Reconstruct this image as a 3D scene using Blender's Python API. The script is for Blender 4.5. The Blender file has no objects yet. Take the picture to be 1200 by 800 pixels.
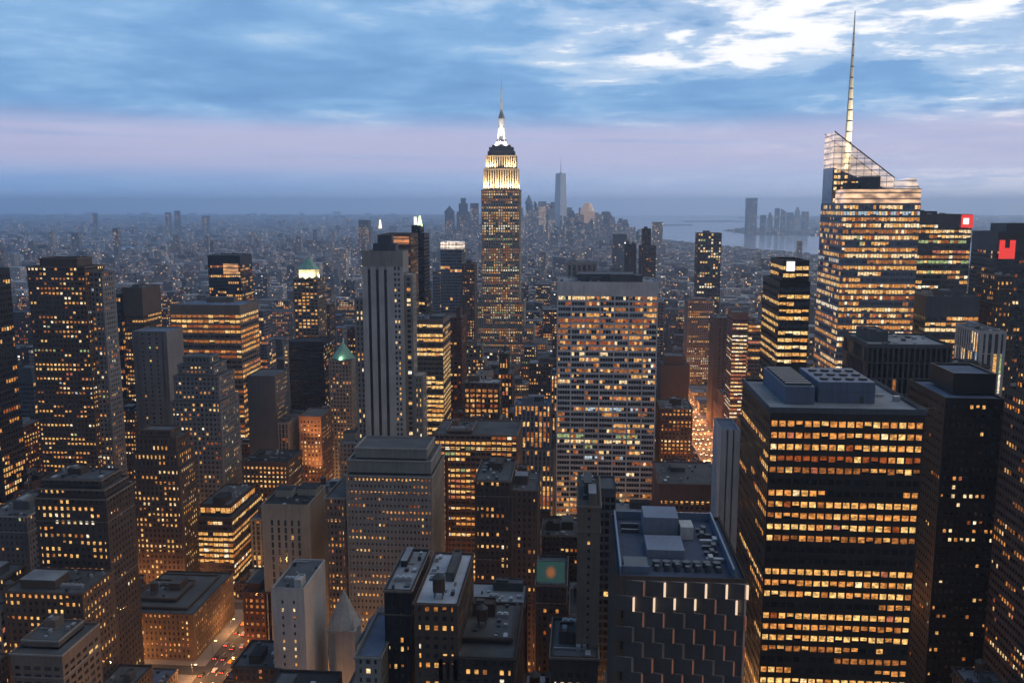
import bpy, math, random
from mathutils import Matrix, Vector

R = math.radians
SC = bpy.context.scene
COL = SC.collection

# ------------------------------------------------------------------ camera
CAM_H = 255.0
YAW, PITCH, FPX = math.atan(80 / 1050), math.atan(158 / 1050), 1050.0
cam_d = bpy.data.cameras.new('camera')
cam_d.sensor_width = 36.0
cam_d.lens = 36.0 * FPX / 1200.0
cam_d.clip_start, cam_d.clip_end = 1.0, 200000.0
cam = bpy.data.objects.new('camera', cam_d)
cam.location = (0, 0, CAM_H)
cam.rotation_euler = (math.pi / 2 - PITCH, 0, YAW)
COL.objects.link(cam)
SC.camera = cam
CAM_R = (Matrix.Rotation(YAW, 3, 'Z') @ Matrix.Rotation(math.pi / 2 - PITCH, 3, 'X'))


def at(px, py, Y):
    """The point of the view ray through photo pixel (px, py) that lies Y metres down the avenue."""
    d = CAM_R @ Vector(((px - 600) / FPX, (400 - py) / FPX, -1.0))
    t = Y / d.y
    return d.x * t, CAM_H + d.z * t


def px_of(x, y, z):
    v = CAM_R.transposed() @ Vector((x, y, z - CAM_H))
    return 600 + FPX * v.x / -v.z, 400 - FPX * v.y / -v.z


# ------------------------------------------------------------------ world
SUN_EL, SUN_AZ = R(2.0), R(78)
W = bpy.data.worlds.new('World')
SC.world = W
W.use_nodes = True
nt = W.node_tree
nt.nodes.clear()


class NT:
    """Terse node helper."""
    def __init__(s, tree): s.t = tree

    def n(s, kind, **kw):
        nd = s.t.nodes.new(kind)
        for k, v in kw.items():
            setattr(nd, k, v)
        return nd

    def put(s, sock, v):
        if isinstance(v, bpy.types.NodeSocket):
            s.t.links.new(v, sock)
        elif v is not None:
            if sock.type == 'RGBA' and isinstance(v, (tuple, list)) and len(v) == 3:
                v = (*v, 1)
            sock.default_value = v

    def math(s, op, a, b=None, c=None, clamp=False):
        m = s.n('ShaderNodeMath', operation=op, use_clamp=clamp)
        for i, v in enumerate((a, b, c)):
            if v is not None:
                s.put(m.inputs[i], v)
        return m.outputs[0]

    def mix(s, f, a, b, blend='MIX'):
        m = s.n('ShaderNodeMix', data_type='RGBA', blend_type=blend)
        s.put(m.inputs[0], f); s.put(m.inputs[6], a); s.put(m.inputs[7], b)
        return m.outputs[2]

    def ss(s, v, lo, hi):
        m = s.n('ShaderNodeMapRange', interpolation_type='SMOOTHSTEP')
        s.put(m.inputs[0], v); s.put(m.inputs[1], lo); s.put(m.inputs[2], hi)
        return m.outputs[0]

    def comb(s, x, y, z):
        c = s.n('ShaderNodeCombineXYZ')
        s.put(c.inputs[0], x); s.put(c.inputs[1], y); s.put(c.inputs[2], z)
        return c.outputs[0]

    def sep(s, v):
        c = s.n('ShaderNodeSeparateXYZ'); s.put(c.inputs[0], v)
        return c.outputs

    def noise(s, vec, scale, detail=4, rough=.55, dist=0.0):
        m = s.n('ShaderNodeTexNoise')
        s.put(m.inputs['Vector'], vec)
        m.inputs['Scale'].default_value = scale
        m.inputs['Detail'].default_value = detail
        m.inputs['Roughness'].default_value = rough
        m.inputs['Distortion'].default_value = dist
        return m.outputs[0]

    def ramp(s, f, stops):
        m = s.n('ShaderNodeValToRGB')
        e = m.color_ramp.elements
        while len(e) < len(stops):
            e.new(.5)
        for q, (p, c) in zip(e, stops):
            q.position = p; q.color = (*c, 1)
        s.put(m.inputs[0], f)
        return m.outputs[0]


g = NT(nt)
sky = g.n('ShaderNodeTexSky', sky_type='NISHITA')
sky.sun_disc = False
sky.sun_elevation, sky.sun_rotation = SUN_EL, SUN_AZ
sky.ozone_density = 3.0
dirv = g.n('ShaderNodeTexCoord').outputs['Generated']
dx, dy, dz = g.sep(dirv)
zz = g.math('ADD', g.math('MAXIMUM', dz, 0.0), 0.075)
cx, cy = g.math('DIVIDE', dx, zz), g.math('DIVIDE', dy, zz)
cp = g.comb(g.math('MULTIPLY', cx, .9), cy, 0.0)
n_big = g.noise(cp, .38, 3, .5)
n_mid = g.noise(g.comb(g.math('MULTIPLY', g.math('ADD', cx, 11.0), 1.25), g.math('MULTIPLY', cy, 1.15), 3.0), .9, 7, .6, .25)
n_fin = g.noise(g.comb(g.math('MULTIPLY', g.math('ADD', cx, 31.0), 1.1), g.math('MULTIPLY', cy, 1.2), 7.0), 2.3, 7, .62, .2)
westward = g.ss(g.math('DIVIDE', dx, g.math('MAXIMUM', dy, .05)), -.62, .55)
dens = g.math('ADD', g.math('MULTIPLY', n_mid, .60), g.math('MULTIPLY', n_fin, .40))
high = g.ss(dz, .07, .24)
tone = g.math('ADD', g.math('ADD', n_mid, g.math('MULTIPLY', g.math('SUBTRACT', n_fin, .5), .4)), g.math('MULTIPLY', g.math('SUBTRACT', westward, .45), .12))
deck = g.ramp(tone, [(.24, (.165, .345, .650)), (.44, (.215, .425, .745)), (.56, (.290, .515, .825)), (.70, (.47, .67, .90))])
brk = g.math('ADD', dens, g.math('MULTIPLY', g.math('SUBTRACT', n_big, .5), .55))
brk = g.math('ADD', brk, g.math('ADD', g.math('MULTIPLY', g.math('SUBTRACT', westward, .55), .36), g.math('MULTIPLY', g.math('SUBTRACT', high, .5), .15)))
deck = g.mix(g.math('MULTIPLY', g.ss(brk, .505, .60), .55), deck, (.60, .74, .95))
deck = g.mix(g.math('MULTIPLY', g.ss(brk, .600, .672), 1.0), deck, (1.10, 1.10, 1.12))
band = g.math('MULTIPLY', g.ss(dz, .016, .046), g.math('SUBTRACT', 1.0, g.ss(dz, .072, .104)))
bn = g.noise(g.comb(g.math('MULTIPLY', dx, 2.2), g.math('MULTIPLY', dz, 60.0), dy), 1.0, 4, .5)
band = g.math('MULTIPLY', band, g.ss(bn, .12, .5))
deck = g.mix(g.math('MULTIPLY', band, .88), deck, (.60, .58, .80))
low = g.math('SUBTRACT', 1.0, g.ss(dz, .008, .058))
hor = g.mix(westward, (.34, .53, .90), (.78, .80, 1.02))
deck = g.mix(g.math('MULTIPLY', low, .85), deck, hor)
air = g.mix(1.0, sky.outputs[0], (.5, .5, .5), 'MULTIPLY')
dusk = g.math('ADD', .36, g.math('MULTIPLY', g.ss(dy, -.55, .45), .64))     # the sky behind, away from the sunset, is already darker
deck = g.mix(1.0, deck, g.comb(dusk, dusk, dusk), 'MULTIPLY')
col = g.mix(.90, air, g.mix(1.0, deck, (10, 10, 10), 'MULTIPLY'))
bg = g.n('ShaderNodeBackground')
g.put(bg.inputs[0], col)
bg.inputs[1].default_value = 0.108
nt.links.new(bg.outputs[0], g.n('ShaderNodeOutputWorld').inputs[0])

sl = bpy.data.lights.new('dusk_sun', 'SUN')
sl.energy, sl.angle, sl.color = 0.10, R(12), (1.0, .82, .68)
so = bpy.data.objects.new('dusk_sun', sl)
sd = Vector((math.sin(SUN_AZ) * math.cos(SUN_EL), math.cos(SUN_AZ) * math.cos(SUN_EL), math.sin(SUN_EL + R(6))))
so.rotation_euler = sd.to_track_quat('Z', 'Y').to_euler()
COL.objects.link(so)

SC.view_settings.view_transform = 'Standard'
SC.view_settings.look = 'None'
SC.view_settings.exposure = 0.0
SC.view_settings.gamma = 1.0
SC.view_settings.use_curve_mapping = False
SC.render.engine = 'CYCLES'
SC.cycles.use_denoising = True
SC.cycles.max_bounces = 5
SC.cycles.diffuse_bounces = 2
SC.cycles.glossy_bounces = 3
SC.cycles.transmission_bounces = 4
SC.cycles.volume_bounces = 2
SC.cycles.sample_clamp_indirect = 4.0
SC.cycles.caustics_reflective = False
SC.cycles.caustics_refractive = False

# ------------------------------------------------------------------ materials
MATS = {}


def mat_new(name):
    m = bpy.data.materials.new(name)
    m.use_nodes = True
    m.node_tree.nodes.clear()
    h = NT(m.node_tree)
    return m, h


def surf(h, base, rough=.8, spec=.5, metal=0.0, emit=None, es=0.0, bump=None):
    b = h.n('ShaderNodeBsdfPrincipled')
    h.put(b.inputs['Base Color'], base)
    h.put(b.inputs['Roughness'], rough)
    b.inputs['Specular IOR Level'].default_value = spec
    h.put(b.inputs['Metallic'], metal)
    if emit is not None:
        h.put(b.inputs['Emission Color'], emit)
        h.put(b.inputs['Emission Strength'], es)
    if bump is not None:
        bn_ = h.n('ShaderNodeBump'); bn_.inputs['Distance'].default_value = .05
        bn_.inputs['Strength'].default_value = .5
        h.put(bn_.inputs['Height'], bump); h.put(b.inputs['Normal'], bn_.outputs[0])
    o = h.n('ShaderNodeOutputMaterial')
    h.t.links.new(b.outputs[0], o.inputs[0])
    return b


def wall_mat(name, c, rough=.85, spec=.3, var=.35, streak=.3, metal=0.0):
    """Masonry or metal cladding: blotches, vertical rain streaks and fine grain."""
    if name in MATS:
        return MATS[name]
    m, h = mat_new(name)
    pos = h.n('ShaderNodeNewGeometry').outputs['Position']
    x, y, z = h.sep(pos)
    blot = h.noise(pos, .06, 5, .6)
    st = h.noise(h.comb(h.math('MULTIPLY', x, .9), h.math('MULTIPLY', y, .9), h.math('MULTIPLY', z, .05)), 1.0, 4, .6)
    gr = h.noise(pos, 1.6, 3, .6)
    f = h.math('ADD', h.math('ADD', h.math('MULTIPLY', h.math('SUBTRACT', blot, .5), var * 2), h.math('MULTIPLY', h.math('SUBTRACT', st, .5), streak * 2)),
               h.math('MULTIPLY', h.math('SUBTRACT', gr, .5), .5))
    f = h.math('MAXIMUM', h.math('ADD', f, 1.0), .25)
    cc = h.n('ShaderNodeVectorMath', operation='SCALE')
    h.put(cc.inputs[0], c); h.put(cc.inputs['Scale'], f)
    surf(h, cc.outputs[0], rough, spec, metal)
    MATS[name] = m
    return m


WALL = {
    'limestone': (.235, .225, .215), 'pale': (.38, .38, .385), 'travertine': (.52, .515, .53), 'tan': (.155, .125, .105), 'brown': (.095, .066, .052),
    'redbrick': (.095, .040, .027), 'darkbrick': (.060, .046, .041), 'grey': (.16, .16, .17), 'slate': (.078, .085, .10), 'black': (.016, .016, .018),
    'bronze': (.030, .024, .022), 'blueglass': (.165, .185, .22), 'cream': (.28, .25, .21), 'rose': (.17, .10, .078),
}


def wall(k):
    gl = k in ('black', 'bronze', 'blueglass')
    return wall_mat('wall_' + k, WALL[k], rough=.4 if gl else .85, spec=.35 if gl else .25, var=.25 if gl else .4, streak=.15 if gl else .35)


def glass_mat(name, c, rough=.12, spec=.5, metal=0.0):
    if name in MATS:
        return MATS[name]
    m, h = mat_new(name)
    pos = h.n('ShaderNodeNewGeometry').outputs['Position']
    x, y, z = h.sep(pos)
    cell = h.n('ShaderNodeTexWhiteNoise')
    h.put(cell.inputs[0], h.comb(h.math('FLOOR', h.math('DIVIDE', x, 1.45)), h.math('FLOOR', h.math('DIVIDE', y, 1.45)), h.math('FLOOR', h.math('DIVIDE', z, 3.8))))
    f = h.math('ADD', .45, h.math('MULTIPLY', cell.outputs[0], 1.3))
    cc = h.n('ShaderNodeVectorMath', operation='SCALE')
    h.put(cc.inputs[0], c); h.put(cc.inputs['Scale'], f)
    surf(h, cc.outputs[0], rough, spec, metal)
    MATS[name] = m
    return m


GLASS = {
    'dark': glass_mat('dark_window_glass', (.022, .024, .030), .08, .9),
    'blue': glass_mat('blue_window_glass', (.085, .10, .135), .1, .9, .35),
    'void': glass_mat('black_window_glass', (.010, .010, .012), .12, .7),
}

ROOFM = {}
for k, c in {'tar': (.085, .087, .092), 'gravel': (.21, .22, .24), 'bluegrey': (.105, .13, .185), 'pale': (.34, .36, .40), 'dark': (.030, .031, .035)}.items():
    ROOFM[k] = wall_mat('roof_' + k, c, .9, .08, .8, .0)
METAL = wall_mat('galvanised_metal', (.30, .31, .33), .5, .5, .3, .1, .3)
WOOD = wall_mat('tank_wood', (.085, .052, .036), .85, .2)
COPPER = wall_mat('green_copper', (.16, .34, .27), .6, .4)
STEEL_DARK = wall_mat('dark_louvre_metal', (.05, .055, .065), .5, .4)


def lit_mat(name, c, s):
    """A lit room behind glass: uneven brightness from ceiling lamps, furniture and blinds."""
    m, h = mat_new(name)
    pos = h.n('ShaderNodeNewGeometry').outputs['Position']
    x, y, z = h.sep(pos)
    a = h.noise(h.comb(h.math('MULTIPLY', x, 1.0), h.math('MULTIPLY', y, 1.0), h.math('MULTIPLY', z, 1.6)), .75, 3, .7)
    f = h.math('MULTIPLY', h.math('ADD', .25, h.math('MULTIPLY', h.ss(a, .30, .72), 1.5)), s)
    surf(h, (.02, .018, .015), .25, .4, 0.0, c, f)
    m.cycles.emission_sampling = 'NONE'
    return m


LIT = [lit_mat('lit_room_' + n_, c, s) for n_, c, s in [
    ('ember', (1, .22, .035), .30), ('amber_dim', (1, .34, .075), .36), ('amber', (1, .39, .09), .72), ('gold', (1, .49, .135), .85),
    ('yellow', (1, .58, .19), 1.0), ('warm_white', (1, .70, .36), 1.1), ('white', (1, .86, .62), 1.2), ('green_white', (.80, 1, .42), .42),
    ('cool', (.72, .88, 1), .6), ('rose', (1, .30, .15), .5)]]
PAL = {
    'bronze': [1, 3, 6, 7, 4, 1, .3, 0, 0, .5],
    'pink': [0, 0, 0, 1, 1, 3, 5, 0, 0, 3],
    'crystal': [1, 4, 6, 5, 5, 4, 2, .2, .2, .5],   # weights over LIT
    'amber': [2, 4, 6, 5, 3, 1, 0, 0, 0, 1], 'gold': [0, 2, 4, 7, 6, 2, 1, 0, 0, 0], 'mixed': [2, 4, 5, 5, 4, 3, 1.5, 1, .4, 1], 'office': [2, 4, 4, 5, 5, 4, 2, 1.2, .4, 1],
    'ember': [6, 6, 4, 2, 1, 1, 0, 0, 0, 2], 'white': [0, 1, 2, 3, 4, 6, 4, 1, 1, 0], 'brightgold': [0, 0, 1, 5, 8, 3, 0, 0, 0, 0], 'grid': [5, 6, 5, 4, 3, 2, .8, .5, .2, 2], 'deco': [2, 6, 4, 4, 3, 2, .6, 1.6, 0, 0],
}


def emit_mat(name, c, s, sampled=False):
    m, h = mat_new(name)
    surf(h, (.1, .1, .1), .5, .3, 0, c, s)
    if not sampled:
        m.cycles.emission_sampling = 'NONE'
    return m


E_LAMP = emit_mat('sodium_lamp_glow', (1, .55, .2), 9)
E_WHITE = emit_mat('white_sign_glow', (1, .95, .88), 1.3)
E_RED = emit_mat('red_sign_glow', (1, .045, .03), .85)
E_HEAD = emit_mat('headlight_glow', (1, .80, .5), 26)
E_TAIL = emit_mat('taillight_glow', (1, .06, .02), 14)
E_WARMROOF = emit_mat('warm_roof_lamp', (1, .72, .38), 3.0)


# ------------------------------------------------------------------ mesh helpers
class MB:
    def __init__(s):
        s.v, s.f, s.m = [], [], []

    def quad(s, a, b, c, d, m=0):
        i = len(s.v)
        s.v += [a, b, c, d]; s.f.append((i, i + 1, i + 2, i + 3)); s.m.append(m)

    def poly(s, pts, m=0):
        i = len(s.v)
        s.v += pts; s.f.append(tuple(range(i, i + len(pts)))); s.m.append(m)

    def box(s, x0, x1, y0, y1, z0, z1, m=0, bottom=True):
        i = len(s.v)
        s.v += [(x0, y0, z0), (x1, y0, z0), (x1, y1, z0), (x0, y1, z0), (x0, y0, z1), (x1, y0, z1), (x1, y1, z1), (x0, y1, z1)]
        fs = [(0, 1, 5, 4), (1, 2, 6, 5), (2, 3, 7, 6), (3, 0, 4, 7), (4, 5, 6, 7)] + ([(3, 2, 1, 0)] if bottom else [])
        for q in fs:
            s.f.append(tuple(i + k for k in q)); s.m.append(m)

    def cone(s, cx, cy, r0, r1, z0, z1, n=12, m=0, cap=True):
        i = len(s.v)
        for k in range(n):
            a = 2 * math.pi * k / n
            s.v.append((cx + r0 * math.cos(a), cy + r0 * math.sin(a), z0))
        for k in range(n):
            a = 2 * math.pi * k / n
            s.v.append((cx + r1 * math.cos(a), cy + r1 * math.sin(a), z1))
        for k in range(n):
            j = (k + 1) % n
            s.f.append((i + k, i + j, i + n + j, i + n + k)); s.m.append(m)
        if cap:
            s.f.append(tuple(i + n + k for k in range(n))); s.m.append(m)

    def build(s, name, mats, parent=None, org=(0, 0, 0)):
        me = bpy.data.meshes.new(name)
        ox, oy, oz = org
        me.from_pydata([(x - ox, y - oy, z - oz) for x, y, z in s.v], [], s.f)
        mats = mats if isinstance(mats, list) else [mats]
        for q in mats:
            me.materials.append(q)
        if len(mats) > 1:
            me.polygons.foreach_set('material_index', s.m)
        me.update()
        o = bpy.data.objects.new(name, me)
        COL.objects.link(o)
        if parent is not None:
            o.parent = parent
        else:
            o.location = org
        return o


def tag(o, label=None, cat=None, group=None, kind=None):
    if label: o['label'] = label
    if cat: o['category'] = cat
    if group: o['group'] = group
    if kind: o['kind'] = kind
    return o


def empty(name, loc):
    o = bpy.data.objects.new(name, None)
    o.empty_display_size = 4
    o.location = loc
    COL.objects.link(o)
    return o


# ------------------------------------------------------------------ facades
STYLE = {
    #            wall        glass   bay  floor pier span depth  p    corr pal      panes top
    'office':   ('grey',     'dark', 3.2, 3.9, .7, 1.5, .30, .35, .60, 'office', 1, 2.0),
    'dark':     ('bronze',   'void', 2.9, 3.85, .75, 2.0, .30, .50, .80, 'gold', 1, 5.0),
    'black':    ('black',    'void', 2.6, 3.8, .6, 1.4, .25, .10, .40, 'mixed', 1, 4.0),
    'stone':    ('limestone', 'dark', 3.0, 3.6, 1.5, 1.7, .35, .14, .30, 'mixed', 1, 1.6),
    'brick':    ('brown',    'dark', 3.1, 3.5, 1.6, 1.7, .30, .20, .30, 'amber', 1, 1.2),
    'redbrick': ('redbrick', 'dark', 3.0, 3.5, 1.6, 1.7, .30, .22, .30, 'amber', 1, 1.2),
    'darkbrick': ('darkbrick', 'dark', 2.9, 3.5, 1.5, 1.6, .30, .18, .35, 'amber', 1, 1.2),
    'tan':      ('tan',      'dark', 3.0, 3.5, 1.5, 1.7, .30, .16, .30, 'mixed', 1, 1.2),
    'ribbon':   ('slate',    'dark', 3.4, 3.8, .25, 1.6, .25, .65, .85, 'amber', 1, 2.5),
    'glass':    ('blueglass', 'blue', 3.0, 3.9, .22, .8, .16, .30, .70, 'office', 1, 1.5),
    'pale':     ('pale',     'dark', 3.4, 3.7, 2.2, 2.1, .25, .08, .20, 'mixed', 1, 1.6),
}


def facade(mb, wins, P0, U, N, Wd, z0, z1, st, rng, blank=False, p=None, wskip=None):
    """Piers and spandrels standing proud of the glazed core on one face; lit rooms go to wins."""
    wk, gk, bay, fl, pier, span, dep, lp, corr, pal, panes, top = st
    lp = lp if p is None else p

    def pt(u, v, d):
        return (P0[0] + U[0] * u + N[0] * d, P0[1] + U[1] * u + N[1] * d, v)
    if blank or Wd < 2.5 or z1 - z0 < 3:
        mb.quad(pt(0, z0, dep), pt(Wd, z0, dep), pt(Wd, z1, dep), pt(0, z1, dep))
        return
    nb = max(1, round(Wd / bay)); b = Wd / nb
    H = z1 - z0 - top
    nf = max(1, round(H / fl)); f = H / nf
    pier = min(pier, b * .75); span = min(span, f * .8)
    d2 = dep - .05
    for i in range(nb + 1):
        a, c = max(0, i * b - pier / 2), min(Wd, i * b + pier / 2)
        if i == 0: c = max(c, pier)
        if i == nb: a = min(a, Wd - pier)
        mb.quad(pt(a, z0, dep), pt(c, z0, dep), pt(c, z1, dep), pt(a, z1, dep))
        if i > 0: mb.quad(pt(a, z0, 0), pt(a, z0, dep), pt(a, z1, dep), pt(a, z1, 0))
        if i < nb: mb.quad(pt(c, z0, dep), pt(c, z0, 0), pt(c, z1, 0), pt(c, z1, dep))
    if panes > 1:
        dm = dep * .45
        for i in range(nb):
            for q in range(1, panes):
                u = i * b + pier / 2 + (b - pier) * q / panes
                mb.quad(pt(u - .09, z0, dm), pt(u + .09, z0, dm), pt(u + .09, z1, dm), pt(u - .09, z1, dm))
    for j in range(nf + 1):
        v0 = z0 + j * f
        v1 = v0 + span if j < nf else z1
        mb.quad(pt(0, v0, d2), pt(Wd, v0, d2), pt(Wd, v1, d2), pt(0, v1, d2))
        mb.quad(pt(0, v1, d2), pt(Wd, v1, d2), pt(Wd, v1, 0), pt(0, v1, 0))
        if j > 0: mb.quad(pt(0, v0, 0), pt(Wd, v0, 0), pt(Wd, v0, d2), pt(0, v0, d2))
    weights = PAL[pal]
    n = nb * panes
    for j in range(nf):
        pj = min(.97, lp * (.25 + 1.5 * rng.random()))
        if wskip and wskip(j, nf):
            pj *= .06
        tone = rng.choices(range(len(LIT)), weights)[0]
        on = rng.random() < pj
        for i in range(n):
            if rng.random() > corr:
                on = rng.random() < pj
            if not on:
                continue
            bi, q = divmod(i, panes)
            w = (b - pier) / panes
            u0 = bi * b + pier / 2 + q * w + .04
            if bi == 0: u0 = max(u0, pier + .02 if panes == 1 else u0)
            mi = tone if rng.random() < .6 else rng.choices(range(len(LIT)), weights)[0]
            v0 = z0 + j * f + span
            vh = f - span
            if rng.random() < .25: vh *= .55 + .4 * rng.random()     # a blind half drawn
            wins.append((pt(u0, v0 + (f - span - vh), .03), U, w - .08, vh, mi))


FOOT = []      # occupied ground: x0, x1, y0, y1
HEROES = []    # px range, depth, visible bottom, for what may stand in front
WIN_BUDGET = [0]
UNIT_WIN = {}


def window_objects(wins, root, org, single, share_key):
    """Up to 100 windows as parts of their own, the rest of one building's as one part."""
    single = wins[:single]
    rest = wins[len(single):]
    for P, U, w, h, mi in single:
        key = (round(w, 1), round(h, 1), U, mi)
        me = UNIT_WIN.get(key)
        if me is None:
            me = bpy.data.meshes.new('window')
            wv = [(0, 0, 0), (U[0] * w, U[1] * w, 0), (U[0] * w, U[1] * w, h), (0, 0, h)]
            me.from_pydata(wv, [], [(0, 1, 2, 3)])
            me.materials.append(LIT[mi]); me.update()
            UNIT_WIN[key] = me
        o = bpy.data.objects.new('window', me)
        o.location = (P[0] - org[0], P[1] - org[1], P[2] - org[2])
        o.parent = root
        COL.objects.link(o)
    if rest:
        mb = MB()
        for P, U, w, h, mi in rest:
            a = P
            b = (P[0] + U[0] * w, P[1] + U[1] * w, P[2])
            mb.quad(a, b, (b[0], b[1], b[2] + h), (a[0], a[1], a[2] + h), mi)
        o = mb.build('window', LIT, root, org)
        o['kind'] = 'stuff'


def water_tank(x, y, z, r, parent, org, roofm=None):
    mb = MB()
    mb.cone(x, y, r, r, z + 2.6, z + 2.6 + 2.2 * r, 14)
    t = mb.build('water_tank', WOOD, parent, org)
    mb = MB()
    mb.cone(x, y, r * 1.08, .1, z + 2.6 + 2.2 * r, z + 2.6 + 3.0 * r, 14)
    mb.build('tank_cap', ROOFM['tar'], t, org)
    mb = MB()
    for sx in (-1, 1):
        for sy in (-1, 1):
            px, py = x + sx * r * .65, y + sy * r * .65
            mb.box(px - .15, px + .15, py - .15, py + .15, z, z + 2.6)
    mb.box(x - r * .8, x + r * .8, y - r * .8, y + r * .8, z + 2.35, z + 2.6)
    mb.build('tank_stand', STEEL_DARK, t, org)


def roof_kit(root, org, x0, x1, y0, y1, z, wm, rng, tank=False, dense=1.0):
    """Bulkheads, plant, ducts, fans and tank on a flat roof; each its own part."""
    w, d = x1 - x0, y1 - y0
    if w < 7 or d < 7:
        return
    taken = []

    def spot(sw, sd, tries=12):
        for _ in range(tries):
            if w - sw < 2.4 or d - sd < 2.4: return None
            qx, qy = rng.uniform(x0 + 1.1, x1 - sw - 1.1), rng.uniform(y0 + 1.1, y1 - sd - 1.1)
            if all(qx + sw < a - .4 or qx > b + .4 or qy + sd < c - .4 or qy > e + .4 for a, b, c, e in taken):
                taken.append((qx, qx + sw, qy, qy + sd))
                return qx, qy
        return None
    if tank:
        r = rng.uniform(1.5, 2.3)
        s = spot(2.4 * r, 2.4 * r)
        if s: water_tank(s[0] + 1.2 * r, s[1] + 1.2 * r, z, r, root, org)
    kind = rng.choice(['one', 'two', 'low', 'tall', 'one'])
    for q in range(2 if kind == 'two' else 1):
        pw, pd = w * rng.uniform(.2, .5), d * rng.uniform(.2, .48)
        ph = {'low': rng.uniform(1.6, 2.6), 'tall': rng.uniform(6, 9)}.get(kind, rng.uniform(2.6, 5))
        s = spot(pw, pd)
        if not s: continue
        ax, ay = s
        mb = MB(); mb.box(ax, ax + pw, ay, ay + pd, z, z + ph, 0, False)
        if rng.random() < .5:
            mb.box(ax - .15, ax + pw + .15, ay - .15, ay + pd + .15, z + ph, z + ph + .3, 1)
        else:
            t = .3
            for a in ((ax, ax + pw, ay, ay + t), (ax, ax + pw, ay + pd - t, ay + pd), (ax, ax + t, ay + t, ay + pd - t), (ax + pw - t, ax + pw, ay + t, ay + pd - t)):
                mb.box(*a, z + ph + .004, z + ph + .8, 0, False)
            if pw > 5 and pd > 5:
                mb.box(ax + 1.2, ax + pw * .5, ay + 1.2, ay + pd * .55, z + ph + .004, z + ph + 1.5, 1, False)
        mb.build('penthouse', [wm if rng.random() < .7 else ROOFM['tar'], ROOFM[rng.choice(['tar', 'gravel', 'dark'])]], root, org)
    if rng.random() < .55:
        n = rng.randint(2, 5); s = spot(n * 2.2, 2.4)
        if s:
            mb = MB(); mb.box(s[0], s[0] + n * 2.2, s[1], s[1] + 2.2, z, z + 1.5, 0, False)
            for q in range(n): mb.cone(s[0] + 1.1 + q * 2.2, s[1] + 1.1, .8, .8, z + 1.5, z + 1.9, 10)
            mb.build('cooling_unit', METAL, root, org)
    for _ in range(rng.randint(2, 6) + min(8, int(w * d / 160))):
        a = rng.uniform(.7, 2.0); b = a * rng.uniform(.7, 2.2)
        s = spot(a, b, 4)
        if s:
            mb = MB(); mb.box(s[0], s[0] + a, s[1], s[1] + b, z + .02, z + rng.uniform(.5, 1.9))
            mb.build('air_unit', METAL if rng.random() < .55 else STEEL_DARK, root, org)
    if rng.random() < .5:
        yy = rng.uniform(y0 + 2, y1 - 2.6); mb = MB(); mb.box(x0 + 1, x0 + w * rng.uniform(.5, .9), yy, yy + .5, z + .25, z + .7)
        mb.build('duct', METAL, root, org)


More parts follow.
